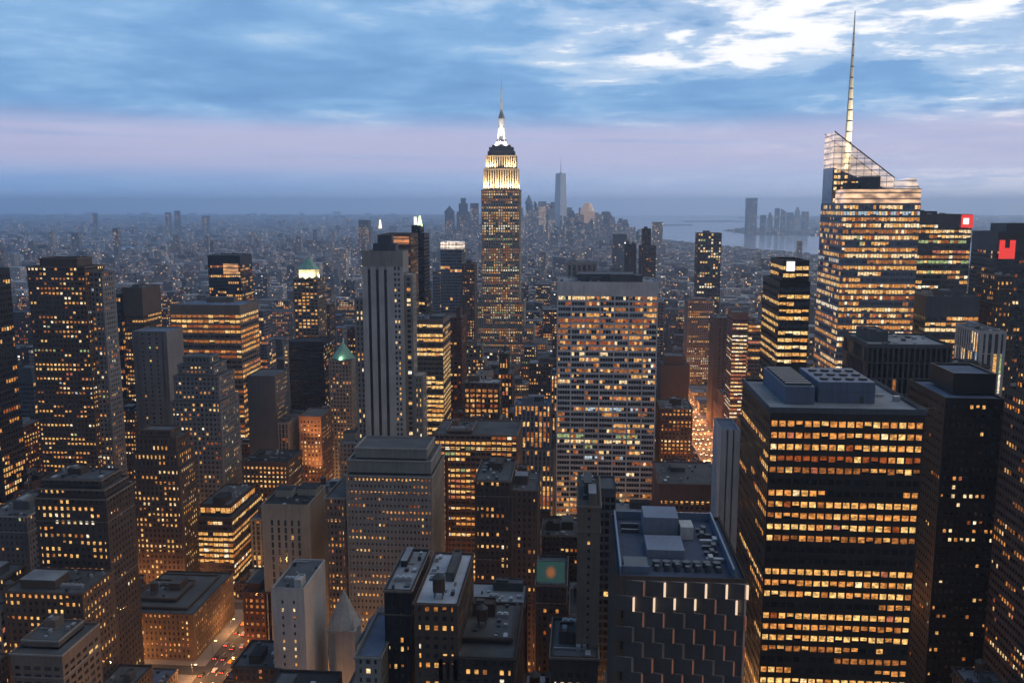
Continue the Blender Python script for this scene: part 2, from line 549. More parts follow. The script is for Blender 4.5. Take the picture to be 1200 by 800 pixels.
def building(name, label, cat, tiers, style, seed, singles=0, roof='tar', group=None, over=None, blanks=(), kit=True, tank=False, wskip=None, front_p=None, side_p=None, blank_up=False):
    """tiers: boxes (x0, x1, y0, y1, z0, z1), each standing on the one before."""
    rng = random.Random(seed)
    st = list(STYLE[style])
    keys = ['wall', 'glass', 'bay', 'floor', 'pier', 'span', 'depth', 'p', 'corr', 'pal', 'panes', 'top']
    for k, v in (over or {}).items():
        st[keys.index(k)] = v
    st = tuple(st)
    b = tiers[0]
    org = ((b[0] + b[1]) / 2, (b[2] + b[3]) / 2, b[4])
    root = empty(name, org)
    tag(root, label, cat, group)
    wm = wall(st[0])
    core, wl, wins = MB(), MB(), []
    dep = st[6]
    for n, (x0, x1, y0, y1, z0, z1) in enumerate(tiers):
        core.box(x0 + dep, x1 - dep, y0 + dep, y1 - .02, z0, z1 - 1.05, 0, False)
        bu = blank_up and n > 0
        facade(wl, wins, (x0, y0 + dep), (1, 0), (0, -1), x1 - x0, z0, z1, st, rng, bu or 'N' in blanks, front_p, wskip)
        facade(wl, wins, (x1 - dep, y0), (0, 1), (1, 0), y1 - y0, z0, z1, st, rng, bu or 'W' in blanks, side_p, wskip)
        facade(wl, wins, (x0 + dep, y1), (0, -1), (-1, 0), y1 - y0, z0, z1, st, rng, bu or 'E' in blanks, side_p, wskip)
        wl.quad((x1, y1, z0), (x0, y1, z0), (x0, y1, z1), (x1, y1, z1))
        # parapet ring and roof deck
        t, h = .45, 1.0
        wl.quad((x0, y0, z1), (x1, y0, z1), (x1, y0 + t, z1), (x0, y0 + t, z1))
        wl.quad((x0, y1 - t, z1), (x1, y1 - t, z1), (x1, y1, z1), (x0, y1, z1))
        wl.quad((x0, y0 + t, z1), (x0 + t, y0 + t, z1), (x0 + t, y1 - t, z1), (x0, y1 - t, z1))
        wl.quad((x1 - t, y0 + t, z1), (x1, y0 + t, z1), (x1, y1 - t, z1), (x1 - t, y1 - t, z1))
        wl.quad((x0 + t, y0 + t, z1), (x1 - t, y0 + t, z1), (x1 - t, y0 + t, z1 - h), (x0 + t, y0 + t, z1 - h))
        wl.quad((x0 + t, y1 - t, z1 - h), (x1 - t, y1 - t, z1 - h), (x1 - t, y1 - t, z1), (x0 + t, y1 - t, z1))
        wl.quad((x0 + t, y0 + t, z1 - h), (x0 + t, y1 - t, z1 - h), (x0 + t, y1 - t, z1), (x0 + t, y0 + t, z1))
        wl.quad((x1 - t, y0 + t, z1), (x1 - t, y1 - t, z1), (x1 - t, y1 - t, z1 - h), (x1 - t, y0 + t, z1 - h))
        rf = MB(); rf.quad((x0 + t, y0 + t, z1 - h), (x1 - t, y0 + t, z1 - h), (x1 - t, y1 - t, z1 - h), (x0 + t, y1 - t, z1 - h))
        rf.build('roof', ROOFM[roof], root, org)
    if style in ('stone', 'brick', 'redbrick', 'darkbrick', 'tan') and not blanks:
        cm = wall({'stone': 'limestone', 'tan': 'limestone', 'brick': 'tan'}.get(style, 'tan')) if rng.random() < .35 else wm
        for n, (x0, x1, y0, y1, z0, z1) in enumerate(tiers):
            hs = [z1 - 1.0]
            if z1 - z0 > 30: hs += [z1 - rng.uniform(9, 13), z0 + (z1 - z0) * rng.uniform(.35, .6)]
            for q, zc in enumerate(hs):
                e, t = (.5, .8) if q == 0 else (.3, .45)
                cn = MB()
                cn.box(x0 - e, x1 + e, y0 - e, y0 - .003, zc, zc + t)
                cn.box(x0 - e, x0 - .003, y0 - .003, y1, zc, zc + t)
                cn.box(x1 + .003, x1 + e, y0 - .003, y1, zc, zc + t)
                cn.build('cornice', cm, root, org)
    wl.build('wall', wm, root, org)
    core.build('glazing', GLASS[st[1]], root, org)
    if wins:
        wins.sort(key=lambda q: -q[0][2] + (30 if q[1][0] == 0 else 0))
        window_objects(wins, root, org, singles, None)
    x0, x1, y0, y1, z0, z1 = tiers[-1]
    if kit:
        roof_kit(root, org, x0, x1, y0, y1, z1 - 1.0, wm, rng, tank)
    return root, org


def part(root, org, name, mats, fn):
    mb = MB(); fn(mb)
    return mb.build(name, mats, root, org)


def H(name, label, cat, xl, xr, yt, Y, D, style, yb=800, up=None, short=None, **kw):
    """A building whose front face shows between photo columns xl and xr with its top at row yt, Y metres away."""
    x0, z = at(xl, yt, Y)
    x1, _ = at(xr, yt, Y)
    tiers = [(x0, x1, Y, Y + D, 2.0, z)]
    for (l, r, t, inset, d) in (up or []):
        a, zt = at(l, t, Y + inset)
        c, _ = at(r, t, Y + inset)
        tiers.append((max(a, tiers[0][0]), min(c, tiers[0][1]) if r <= xr + 2 else c, Y + inset, Y + inset + d, tiers[-1][5], zt))
    FOOT.append((x0, x1, Y, Y + D))
    HEROES.append((xl, xr, Y, yb, short, min([yt] + [q[2] for q in (up or [])])))
    r, o = building(name, label, cat, tiers, style, hash_seed(label), **kw)
    return r, o, tiers


def hash_seed(s):
    h = 7
    for ch in s:
        h = (h * 131 + ord(ch)) % 1000003
    return h


# ------------------------------------------------------------------ ground, water, streets
def slab(name, pts, z0, z1, mat):
    mb = MB()
    n = len(pts)
    mb.poly([(x, y, z1) for x, y in pts])
    for i in range(n):
        (xa, ya), (xb, yb) = pts[i], pts[(i + 1) % n]
        mb.quad((xa, ya, z0), (xb, yb, z0), (xb, yb, z1), (xa, ya, z1))
    o = mb.build(name, mat)
    o['kind'] = 'structure'
    return o


def water_mat():
    m, h = mat_new('harbour_water')
    pos = h.n('ShaderNodeNewGeometry').outputs['Position']
    x, y, z = h.sep(pos)
    w = h.noise(h.comb(h.math('MULTIPLY', x, .004), h.math('MULTIPLY', y, .0012), 0.0), 1.0, 5, .6)
    surf(h, (.05, .085, .13), h.math('ADD', .08, h.math('MULTIPLY', w, .14)), 1.0)
    return m


def land_mat():
    m, h = mat_new('city_land')
    pos = h.n('ShaderNodeNewGeometry').outputs['Position']
    a = h.noise(pos, .004, 6, .65)
    surf(h, h.mix(a, (.035, .036, .04), (.075, .075, .075)), .9, .2)
    return m


def asphalt_mat():
    m, h = mat_new('asphalt')
    pos = h.n('ShaderNodeNewGeometry').outputs['Position']
    a = h.noise(pos, .08, 6, .65)
    surf(h, h.mix(a, (.034, .034, .036), (.065, .064, .063)), .75, .4)
    return m


LAND, ASPH = land_mat(), asphalt_mat()
PAVE = wall_mat('pavement_concrete', (.19, .185, .18), .85, .2)
PAINT = wall_mat('road_paint', (.7, .68, .6), .7, .2, .15, .0)
WAT = water_mat()
mb = MB(); mb.quad((-26500, -8000, 0), (26500, -8000, 0), (26500, 26500, 0), (-26500, 26500, 0))
o = mb.build('water', WAT); o['kind'] = 'structure'
MANHATTAN = [(1750, -600), (1750, 3700), (1230, 4600), (900, 5500), (600, 6700), (480, 7300), (150, 7500), (-300, 7300), (-1200, 6600), (-2300, 5300), (-2600, 4300), (-1900, 2200), (-1500, -600)]
BROOKLYN = [(-2400, -600), (-2700, 2200), (-3350, 4400), (-3050, 5500), (-1750, 7000), (-900, 8300), (-500, 10500), (-350, 13500), (-100, 17000), (-400, 20000), (-2500, 23000), (-3500, 25800), (-25800, 25800), (-25800, -600)]
JERSEY = [(3150, -600), (3100, 5000), (2950, 6500), (2620, 8000), (1560, 8300), (1500, 9700), (1820, 10600), (2900, 11500), (3600, 16000), (3600, 21000), (6000, 24500), (7500, 25800), (25800, 25800), (25800, -600)]
slab('manhattan_ground', MANHATTAN, -1, 1.9, LAND)
slab('brooklyn_ground', BROOKLYN, -1, 2.5, LAND)
slab('jersey_ground', JERSEY, -1, 2.5, LAND)
slab('harbour_island', [(1050, 12200), (1500, 12300), (1560, 12900), (1020, 12800)], -1, 4, LAND)
slab('harbour_island', [(1750, 15200), (2750, 15300), (2700, 16400), (1800, 16200)], -1, 4, LAND)

AVES = {'third': -770, 'lexington': -625, 'park': -480, 'madison': -335, 'fifth': -196, 'sixth': 134, 'seventh': 410, 'eighth': 690}
BLOCK0, PITCH_Y = 45.0, 80.5
NSTREET = 24
for a in AVES.values():
    mb = MB(); mb.quad((a - 10, 60, 2.0), (a + 10, 60, 2.0), (a + 10, 2000, 2.0), (a - 10, 2000, 2.0))
    o = mb.build('avenue_road', ASPH); o['kind'] = 'structure'
    mb = MB()
    for q in (-5, 0, 5):
        for k in range(90):
            y = 300 + k * 11
            mb.quad((a + q - .1, y, 2.004), (a + q + .1, y, 2.004), (a + q + .1, y + 4, 2.004), (a + q - .1, y + 4, 2.004))
    o = mb.build('lane_markings', PAINT); o['kind'] = 'structure'
xs = sorted(AVES.values())
for k in range(1, NSTREET):
    y = BLOCK0 + PITCH_Y * k
    for a, b in zip(xs, xs[1:]):
        mb = MB(); mb.quad((a + 10.01, y - 5, 2.0), (b - 10.01, y - 5, 2.0), (b - 10.01, y + 5, 2.0), (a + 10.01, y + 5, 2.0))
        o = mb.build('street_road', ASPH); o['kind'] = 'structure'
for k in range(1, NSTREET - 1):
    y = BLOCK0 + PITCH_Y * k
    for a, b in zip(xs, xs[1:]):
        mb = MB(); mb.box(a + 10, b - 10, y + 5, y + PITCH_Y - 5, 1.95, 2.13, 0, False)
        o = mb.build('pavement', PAVE); o['kind'] = 'structure'


def YK(k, half=0):
    return BLOCK0 + PITCH_Y * k + 10 + half * 31


# ------------------------------------------------------------------ landmark towers
# --- floodlit art deco tower
STONE_ESB = wall('limestone')
eY = YK(15)


def zy(py, Y=eY): return at(585, py, Y)[1]


def xx(px, Y=eY): return at(px, 242, Y)[0]


ecx = xx(585.5)
et = []
zprev = 2.0
for hw, yt_, y0, y1 in [(66, 402, 0, 60), (48, 384, 6, 56), (34, 356, 10, 52), (27.2, 222, 13, 50)]:
    z = zy(yt_)
    et.append((ecx - hw, ecx + hw, eY + y0, eY + y1, zprev, z)); zprev = z
FOOT.append((ecx - 66, ecx + 66, eY, eY + 60))
HEROES.append((540, 630, eY, 405, 'the floodlit art deco tower', 170))
esb, eo = building('skyscraper', 'tall art deco stone tower with floodlit crown and white needle mast', 'skyscraper', et, 'stone', 11, singles=100, roof='tar', kit=False,
                   over={'bay': 3.3, 'floor': 3.7, 'pier': 1.7, 'span': 1.5, 'p': .62, 'corr': .60, 'pal': 'deco', 'depth': .30, 'top': 2.0, 'wall': 'cream'})
CROWN_ST = ('limestone', 'void', 3.4, 30, 1.7, 1.0, .8, 0.0, 0, 'deco', 1, 2.0)


def crown_tier(hw, y0, y1, z0, z1, st=CROWN_ST, name='crown_tier'):
    wl, core, w_ = MB(), MB(), []
    d = st[6]
    rng = random.Random(5)
    xa, xb = ecx - hw, ecx + hw
    core.box(xa + d, xb - d, eY + y0 + d, eY + y1 - .05, z0, z1 - .3, 1, False)
    facade(wl, w_, (xa, eY + y0 + d), (1, 0), (0, -1), 2 * hw, z0, z1, st, rng)
    facade(wl, w_, (xb - d, eY + y0), (0, 1), (1, 0), y1 - y0, z0, z1, st, rng)
    facade(wl, w_, (xa + d, eY + y1), (0, -1), (-1, 0), y1 - y0, z0, z1, st, rng)
    wl.quad((xb, eY + y1, z0), (xa, eY + y1, z0), (xa, eY + y1, z1), (xb, eY + y1, z1))
    wl.quad((xa, eY + y0, z1), (xb, eY + y0, z1), (xb, eY + y1, z1), (xa, eY + y1, z1))
    o = wl.build(name, wall('cream'), esb, eo)
    c = core.build('glazing', [GLASS['void'], GLASS['void']], o, eo)
    return o


zA, zB, zC, zD = zy(222), zy(197), zy(181), zy(171)
crown_tier(24.4, 17.5, 47, zA, zB)
crown_tier(21.6, 21.5, 45, zB, zC)
part(esb, eo, 'crown_cap', wall('slate'), lambda m: (m.box(ecx - 19, ecx + 19, eY + 22.5, eY + 44, zC, zC + 6), m.box(ecx - 17, ecx + 17, eY + 23.5, eY + 43, zC + 6, zD), m.box(ecx - 13, ecx + 13, eY + 24.5, eY + 41, zD, zD + 3)))
mz = zD + 3


def mast(m):
    yc = eY + 31.5
    for r0, r1, a, b in [(9.5, 8.5, mz, mz + 5), (7.6, 4.6, mz + 5, mz + 13), (4.6, 4.2, mz + 13, zy(137)), (5.0, 4.2, zy(137), zy(134)), (4.2, 2.2, zy(134), zy(129))]:
        m.cone(ecx, yc, r0, r1, a, b, 16)
    for k in range(4):
        a = k * math.pi / 2 + math.pi / 4
        cx_, cy_ = ecx + 5.0 * math.cos(a), yc + 5.0 * math.sin(a)
        m.cone(cx_, cy_, 2.4, .6, mz + 5, mz + 24, 6)


SPIRE = wall_mat('spire_white_steel', (.75, .72, .66), .5, .5, .2, .1)
part(esb, eo, 'mast', wall('pale'), mast)
part(esb, eo, 'antenna', SPIRE, lambda m: [m.cone(ecx, eY + 31.5, a, b, zy(p), zy(q), 8) for a, b, p, q in [(1.9, 1.6, 129, 116), (1.25, 1.0, 116, 101), (.7, .25, 101, 88)]])


def lamp(kind, name, loc, energy, colr, parent, org, aim=None, **kw):
    l = bpy.data.lights.new(name, kind)
    l.energy, l.color = energy, colr
    for k, v in kw.items():
        setattr(l, k, v)
    o = bpy.data.objects.new(name, l)
    o.location = (loc[0] - org[0], loc[1] - org[1], loc[2] - org[2])
    if aim is not None:
        o.rotation_euler = (Vector(aim) - Vector(loc)).to_track_quat('-Z', 'Y').to_euler()
    o.parent = parent
    COL.objects.link(o)
    return o


FLOOD = (1.0, .69, .34)
for u in (-22, -16.5, -11, -5.5, 0, 5.5, 11, 16.5, 22):
    lamp('SPOT', 'floodlight', (ecx + u, eY + 13.4, zA + .5), 68000, FLOOD, esb, eo, (ecx + u * .95, eY + 18.5, zA + 26), spot_size=R(130), spot_blend=1, shadow_soft_size=1.2)
for u in (-19, -14, -8, 8, 14, 19):
    lamp('SPOT', 'floodlight', (ecx + u, eY + 18.2, zB + .5), 52000, FLOOD, esb, eo, (ecx + u * .95, eY + 22.5, zB + 20), spot_size=R(130), spot_blend=1, shadow_soft_size=1.2)
for v in (20, 42):
    lamp('SPOT', 'floodlight', (ecx + 26.4, eY + v, zA + .6), 95000, FLOOD, esb, eo, (ecx + 24, eY + v, zA + 30), spot_size=R(120), spot_blend=.8, shadow_soft_size=.6)
for u in (-11, 0, 11):
    lamp('SPOT', 'floodlight', (ecx + u, eY + 20.0, mz - 2.0), 130000, (1, .93, .85), esb, eo, (ecx, eY + 31, mz + 45), spot_size=R(50), spot_blend=.7, shadow_soft_size=.5)

# --- glass tower with sloping crest and lattice spire
bY = YK(7)
b_st = {'bay': 1.9, 'floor': 4.0, 'pier': .2, 'span': 1.6, 'p': .78, 'corr': .62, 'pal': 'crystal', 'depth': .14}
bx0, bx1 = xx(962, bY + 58), xx(1079, bY)
zt1, zt2 = at(1000, 238, bY)[1], at(1000, 214, bY)[1]
FOOT.append((bx0, bx1, bY, bY + 60)); HEROES.append((950, 1082, bY, 430, 'the spired glass tower', 150))
xm = xx(1047, bY)
boa, bo = building('skyscraper', 'faceted blue glass tower with slanted crest and tall white lattice spire', 'skyscraper',
                   [(bx0, bx1, bY, bY + 58, 2, zt1)], 'glass', 21, singles=100, kit=False, roof='gravel', over=b_st)
# taller rear shard behind the front mass, its crest cut on a slope
bz0, bz1 = at(962, 155, bY + 57)[1] - 2, at(1046, 209, bY + 32)[1]
ry0, ry1 = bY + 32, bY + 57.5
rx0, rx1 = bx0 + .3, xx(1046, ry0)
part(boa, bo, 'rear_shard', [GLASS['blue'], wall('blueglass')], lambda m: (
    m.quad((rx0, ry0, zt1), (rx1, ry0, zt1), (rx1, ry0, bz1 - 9), (rx0, ry0, bz0 - 24)),
    m.quad((rx1, ry0, zt1), (rx1, ry1, zt1), (rx1, ry1, bz1 - 9), (rx1, ry0, bz1 - 9)),
    m.quad((rx0, ry1, zt1), (rx0, ry0, zt1), (rx0, ry0, bz0 - 24), (rx0, ry1, bz0 - 24)),
    m.quad((rx1, ry1, zt1), (rx0, ry1, zt1), (rx0, ry1, bz0 - 24), (rx1, ry1, bz1 - 9)),
    m.quad((rx0, ry0, bz0 - 24), (rx1, ry0, bz1 - 9), (rx1, ry1, bz1 - 9), (rx0, ry1, bz0 - 24), 1)))


def glow_glass(name, base, em, s, alpha=1.0):
    m, h = mat_new(name)
    pos = h.n('ShaderNodeNewGeometry').outputs['Position']
    x, y, z = h.sep(pos)
    a = h.noise(h.comb(h.math('MULTIPLY', x, .10), h.math('MULTIPLY', y, .10), h.math('MULTIPLY', z, .22)), 1.0, 3, .5)
    fl = h.math('FRACT', h.math('DIVIDE', z, 4.0))
    bandf = h.ss(h.math('ABSOLUTE', h.math('SUBTRACT', fl, .5)), .32, .42)
    f = h.math('MULTIPLY', h.math('MULTIPLY', h.math('ADD', .25, h.math('MULTIPLY', h.ss(a, .3, .7), 1.0)), h.math('SUBTRACT', 1.0, h.math('MULTIPLY', bandf, .85))), s)
    surf(h, base, .15, .7, .2, em, f).inputs['Alpha'].default_value = alpha
    m.cycles.emission_sampling = 'NONE'
    return m


CREST = glow_glass('lit_crest_screen', (.10, .13, .18), (1, .70, .48), 1.05, .58)
LOUV = glow_glass('lit_crown_floor', (.2, .2, .2), (1, .58, .32), 1.15)
part(boa, bo, 'crest_screen', CREST, lambda m: (
    m.quad((rx0, ry0 - .1, bz0 - 24), (rx1, ry0 - .1, bz1 - 9), (rx1, ry0 - .1, bz1), (rx0, ry0 - .1, bz0)),
    m.quad((rx1, ry0 - .1, bz1 - 9), (rx1, ry1, bz1 - 9), (rx1, ry1, bz1), (rx1, ry0 - .1, bz1)),
    m.quad((rx0, ry1, bz0 - 24), (rx0, ry0 - .1, bz0 - 24), (rx0, ry0 - .1, bz0), (rx0, ry1, bz0)),
    m.quad((rx1, ry1, bz1 - 9), (rx0, ry1, bz0 - 24), (rx0, ry1, bz0), (rx1, ry1, bz1))))


def crest_frame(m):
    for k in range(9):
        t = k / 8
        x = rx0 + (rx1 - rx0) * t
        zt = bz0 + (bz1 - bz0) * t
        m.box(x - .08, x + .08, ry0 - .45, ry0 - .12, zt1, zt + .4)
    z = zt1 + 4
    while z < bz0 - 3:
        xr = rx1 if z < bz1 else rx0 + (rx1 - rx0) * (bz0 - z) / (bz0 - bz1)
        m.box(rx0, xr, ry0 - .36, ry0 - .14, z, z + .12)
        z += 8.0


def crest_rail(ya, yb):
    def fn(m):
        i = len(m.v)
        m.v += [(rx0 - .2, ya, bz0), (rx1, ya, bz1), (rx1, ya, bz1 + .9), (rx0 - .2, ya, bz0 + .9), (rx0 - .2, yb, bz0), (rx1, yb, bz1), (rx1, yb, bz1 + .9), (rx0 - .2, yb, bz0 + .9)]
        for q in [(0, 1, 2, 3), (5, 4, 7, 6), (3, 2, 6, 7), (0, 4, 5, 1), (4, 0, 3, 7), (1, 5, 6, 2)]:
            m.f.append(tuple(i + w for w in q)); m.m.append(0)


    return fn


part(boa, bo, 'crest_frame', wall('slate'), crest_frame)
for ya, yb in ((ry0 - .5, ry0 + .2), (ry1 - .4, ry1 + .3)):
    part(boa, bo, 'crest_rail', wall('slate'), crest_rail(ya, yb))
w_ = []
rg = random.Random(3)
for zf in [zt1 + 1 + 4 * k for k in range(7)]:
    for q in range(4):
        if rg.random() < .85:
            w_.append(((rx0 + 1 + q * 2.4, ry0 - .08, zf), (1, 0), 2.0, 2.2, rg.choice([3, 4, 5])))
for zf in (zt1 + 13, zt1 + 25, zt1 + 31):
    for q in range(12):
        if rx0 + 16 + q * 2.6 < rx1 - 1 and zf + 3 < bz0 - 24 + (bz1 - bz0 + 15) * (16 + q * 2.6) / (rx1 - rx0) and rg.random() < .75:
            w_.append(((rx0 + 13 + q * 2.6, ry0 - .08, zf), (1, 0), 2.3, 2.0, rg.choice([2, 3, 5])))
window_objects(w_, boa, bo, 100, None)
# front mass: glowing mechanical floors and a small facet roof on the right
zc1 = at(1000, 222, bY)[1]
fx0 = bx0 + .4
part(boa, bo, 'crown_floor', [LOUV, wall('slate')], lambda m: (m.box(fx0, bx1 - .3, bY + .3, bY + 23, zt1 + .02, zc1, 0), m.box(fx0 - .2, bx1 - .1, bY + .1, bY + 23.2, zc1, zc1 + .5, 1)))
zf2 = at(1072, 208, bY)[1]
part(boa, bo, 'corner_facet', CREST, lambda m: (
    m.quad((xm, bY + 1.5, zc1 + .55), (bx1 - .8, bY + 1.5, zc1 + .55), (bx1 - 3.0, bY + 4, zf2), (xm, bY + 4, zf2 - 2.5)),
    m.quad((bx1 - .8, bY + 1.5, zc1 + .55), (bx1 - .8, bY + 24, zc1 + .55), (bx1 - 3, bY + 22, zf2), (bx1 - 3, bY + 4, zf2)),
    m.quad((xm, bY + 4, zf2 - 2.5), (bx1 - 3, bY + 4, zf2), (bx1 - 3, bY + 22, zf2), (xm, bY + 22, zf2 - 2.5))))
part(boa, bo, 'cooling_plant', wall('slate'), lambda m: (m.box(xx(1008, bY + 4), xx(1030, bY + 4), bY + 4, bY + 12, zc1 + .5, zc1 + 8.5), m.box(xx(990, bY + 4), xx(1006, bY + 4), bY + 5, bY + 12, zc1 + .5, zc1 + 4.5)))
sx_, sz0 = at(993.5, 172, bY + 44)
szt = at(997.5, 13, bY + 44)[1]
SPIRE = wall_mat('spire_white_steel', (.75, .72, .66), .5, .5, .2, .1)


def spire(m):
    yc = bY + 44
    n = 16
    base = sz0 - 26
    for k in range(n):
        a, b = k / n, (k + .86) / n
        ra, rb = 3.0 * (1 - a) + .3, 3.0 * (1 - b) + .27
        m.cone(sx_, yc, ra, rb, base + (szt - base) * a, base + (szt - base) * b, 8, 0)
        m.cone(sx_, yc, rb * .82, rb * .80, base + (szt - base) * b, base + (szt - base) * (k + 1) / n, 8, 1)


part(boa, bo, 'spire', [SPIRE, METAL], spire)
zr_ = (bz0 - 24) + (bz1 - bz0 + 15) * (sx_ - rx0) / (rx1 - rx0) + 2
for k, (zz_, en_, sp_) in enumerate(((14, 50000, 90), (45, 300000, 40), (85, 800000, 24))):
    lamp('SPOT', 'spire_floodlight', (sx_ - 5 + 5 * k, bY + 35.5, zr_), en_, (1, .78, .40), boa, bo, (sx_, bY + 44, zr_ + zz_), spot_size=R(sp_), spot_blend=.9, shadow_soft_size=.4)

for u in (-8, 8):
    lamp('SPOT', 'floodlight', (ecx + u, eY + 20.5, mz - 1.5), 40000, (1, .9, .8), esb, eo, (ecx + u * .4, eY + 31, mz + 12), spot_size=R(110), spot_blend=.7, shadow_soft_size=.5)
# --- white grid slab with deep-set windows
gr, go, gt = H('office_slab', 'broad white travertine slab with a regular grid of half lit windows', 'office tower', 653, 772, 330, YK(7), 46, 'office', yb=600, short='the white grid slab', singles=100,
               over={'wall': 'travertine', 'bay': 10.0, 'floor': 3.95, 'pier': 1.0, 'span': 1.45, 'p': .42, 'corr': .60, 'pal': 'grid', 'panes': 5, 'depth': .7, 'top': 10.0}, roof='gravel')
gx0, gx1, gy0, gy1, _, gz = gt[0]
part(gr, go, 'roof_plant', wall('slate'), lambda m: (m.box(gx0 + 14, gx1 - 16, gy0 + 12, gy1 - 12, gz - 1, gz + 4.5), m.box(gx0 + 22, gx0 + 30, gy0 + 8, gy0 + 12, gz - 1, gz + 2.5)))

# --- bronze office block in the right foreground
r1, o1, t1 = H('office_block', 'bronze black office block with rows of square gold windows and blue rooftop boxes', 'office tower', 903, 1085, 478, YK(3), 52, 'dark', short='the bronze block with blue rooftop boxes',
               singles=100, kit=False, roof='gravel', over={'p': 1.08, 'corr': .87, 'pal': 'bronze', 'bay': 2.82, 'floor': 3.95, 'span': 2.05, 'pier': .60, 'depth': .14, 'top': 4.2},
               wskip=lambda j, nf: j in (nf - 12, nf - 13), side_p=.22)
x0, x1, y0, y1, _, z = t1[0]
RB = wall_mat('blue_grey_plant_cladding', (.10, .125, .19), .6, .3, .3, .3)


def rbox(m, l, r, ya, yb, h, p=0):
    m.box(l, r, ya, yb, z - 1, z + h, 0, False)


part(r1, o1, 'cooling_tower', RB, lambda m: m.box(x0 + 19, x0 + 38, y0 + 14, y0 + 42, z - 1, z + 6.4, 0, False))
part(r1, o1, 'chiller_bank', [RB, STEEL_DARK], lambda m: (m.box(x0 + 7, x0 + 17, y0 + 11, y0 + 48, z - 1, z + 5.2, 0, False), [m.box(x0 + 7.6, x0 + 16.4, y0 + 13 + q * 4.2, y0 + 16 + q * 4.2, z + 5.2, z + 6.0, 1, False) for q in range(8)]))
part(r1, o1, 'wall_panel_seam', STEEL_DARK, lambda m: ([m.box(x0 + 19 + q * 2.4, x0 + 19.07 + q * 2.4, y0 + 13.94, y0 + 13.995, z - .9, z + 6.3) for q in range(1, 8)], m.box(x0 + 19, x0 + 38, y0 + 13.92, y0 + 13.99, z + 3, z + 3.1)))
part(r1, o1, 'railing', METAL, lambda m: ([m.box(x0 + 2 + q * 2.6, x0 + 2.07 + q * 2.6, y0 + 2.4, y0 + 2.47, z - .98, z + .3) for q in range(21)], m.box(x0 + 2, x0 + 54, y0 + 2.39, y0 + 2.48, z + .3, z + .37)))
part(r1, o1, 'pipe_run', METAL, lambda m: (m.box(x0 + 17.4, x0 + 18.6, y0 + 20, y0 + 21, z - .8, z + .1), m.box(x0 + 39, x0 + 45, y0 + 26, y0 + 26.6, z - .8, z - .2), m.box(x0 + 41, x0 + 44, y0 + 32, y0 + 36, z - .98, z + 1.2), m.box(x0 + 46, x0 + 48, y0 + 18, y0 + 20, z - .98, z + .8)))
part(r1, o1, 'fan', STEEL_DARK, lambda m: [m.cone(x0 + 22 + q * 4.4, y0 + 19 + w * 8, 1.5, 1.5, z + 6.4, z + 7.1, 14) for q in range(4) for w in range(3)])
part(r1, o1, 'roof_door', STEEL_DARK, lambda m: m.box(x0 + 33, x0 + 34.3, y0 + 13.9, y0 + 14, z - .9, z + 1.4))
part(r1, o1, 'roof_edge', wall('slate'), lambda m: (m.box(x0 - .3, x1 + .3, y0 - .35, y0 - .02, z - 1.5, z + .35), m.box(x0 - .35, x0 - .02, y0, y1, z - 1.5, z + .35), m.box(x1 + .02, x1 + .35, y0, y1, z - 1.5, z + .35)))

# --- gem cut tower in front of it
ROOFM['deep'] = wall_mat('roof_deep_blue', (.050, .064, .10), .8, .15, .6, .2)
r5, o5, t5 = H('faceted_tower', 'dark tower of faceted panels with slim lit slots and cluttered blue roof', 'office tower', 721, 876, 674, YK(2), 46, 'black', short='the faceted dark tower', singles=100, kit=False,
               roof='deep', over={'wall': 'brown', 'bay': 3.0, 'floor': 4.2, 'p': .05, 'pier': 1.6, 'span': 1.9, 'corr': .3, 'pal': 'ember', 'depth': .3, 'top': 9.0})
x0, x1, y0, y1, _, z = t5[0]
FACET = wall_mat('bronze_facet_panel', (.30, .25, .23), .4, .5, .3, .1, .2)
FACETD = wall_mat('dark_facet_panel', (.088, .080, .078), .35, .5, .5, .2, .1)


def facets(m):
    zb = z - 1.0
    for row in range(22):
        zt = zb - row * 4.1
        off = 0 if row % 2 else 2.55
        q = x0 + off
        while q < x1 - 2:
            b = min(q + 5.1, x1)
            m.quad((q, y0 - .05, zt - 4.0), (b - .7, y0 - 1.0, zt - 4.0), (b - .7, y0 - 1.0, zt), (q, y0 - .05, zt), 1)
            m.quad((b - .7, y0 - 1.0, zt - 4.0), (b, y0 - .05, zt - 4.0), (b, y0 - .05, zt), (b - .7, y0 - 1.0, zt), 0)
            m.poly([(q, y0 - .05, zt), (b - .7, y0 - 1.0, zt), (b, y0 - .05, zt)], 0)
            m.poly([(b, y0 - .05, zt - 4), (b - .7, y0 - 1.0, zt - 4), (q, y0 - .05, zt - 4)], 0)
            q += 5.1


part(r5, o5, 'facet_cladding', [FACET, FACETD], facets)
LSLOT = emit_mat('lit_slot_glow', (1, .72, .50), .95)
LSLOT2 = emit_mat('dim_slot_glow', (1, .34, .14), .16)
for row in range(10):
    zt = z - 1.0 - row * 4.1
    off = 0 if row % 2 else 2.55
    q = x0 + off + 5.1
    c = 0
    while q < x1 + .5:
        c += 1
        if row < 2 or rg.random() < .62:
            br = row < 2 and not (row == 0 and c in (1,)) and not (row == 1 and c == 5)
            lo_, hi_ = zt - 3.8, zt - .2
            if row == 1 and c in (3, 4): lo_ += .8
            so_ = part(r5, o5, 'light_slot', LSLOT if br else LSLOT2, lambda m: m.box(q - .66, q - (.14 if br else .36), y0 - 1.12, y0 - .5, lo_, hi_))
        q += 5.1


def gem_roof(m):
    zr = z - 1
    m.box(x0 + 9, x0 + 19, y0 + 15, y0 + 26, zr, zr + 2.2, 0, False)      # lower deck
    m.box(x0 + 9.2, x0 + 19, y0 + 31, y0 + 41, zr, zr + 5.5, 0, False)
    m.box(x0 + 19.4, x0 + 23, y0 + 29, y0 + 35, zr, zr + 3.6, 1, False)


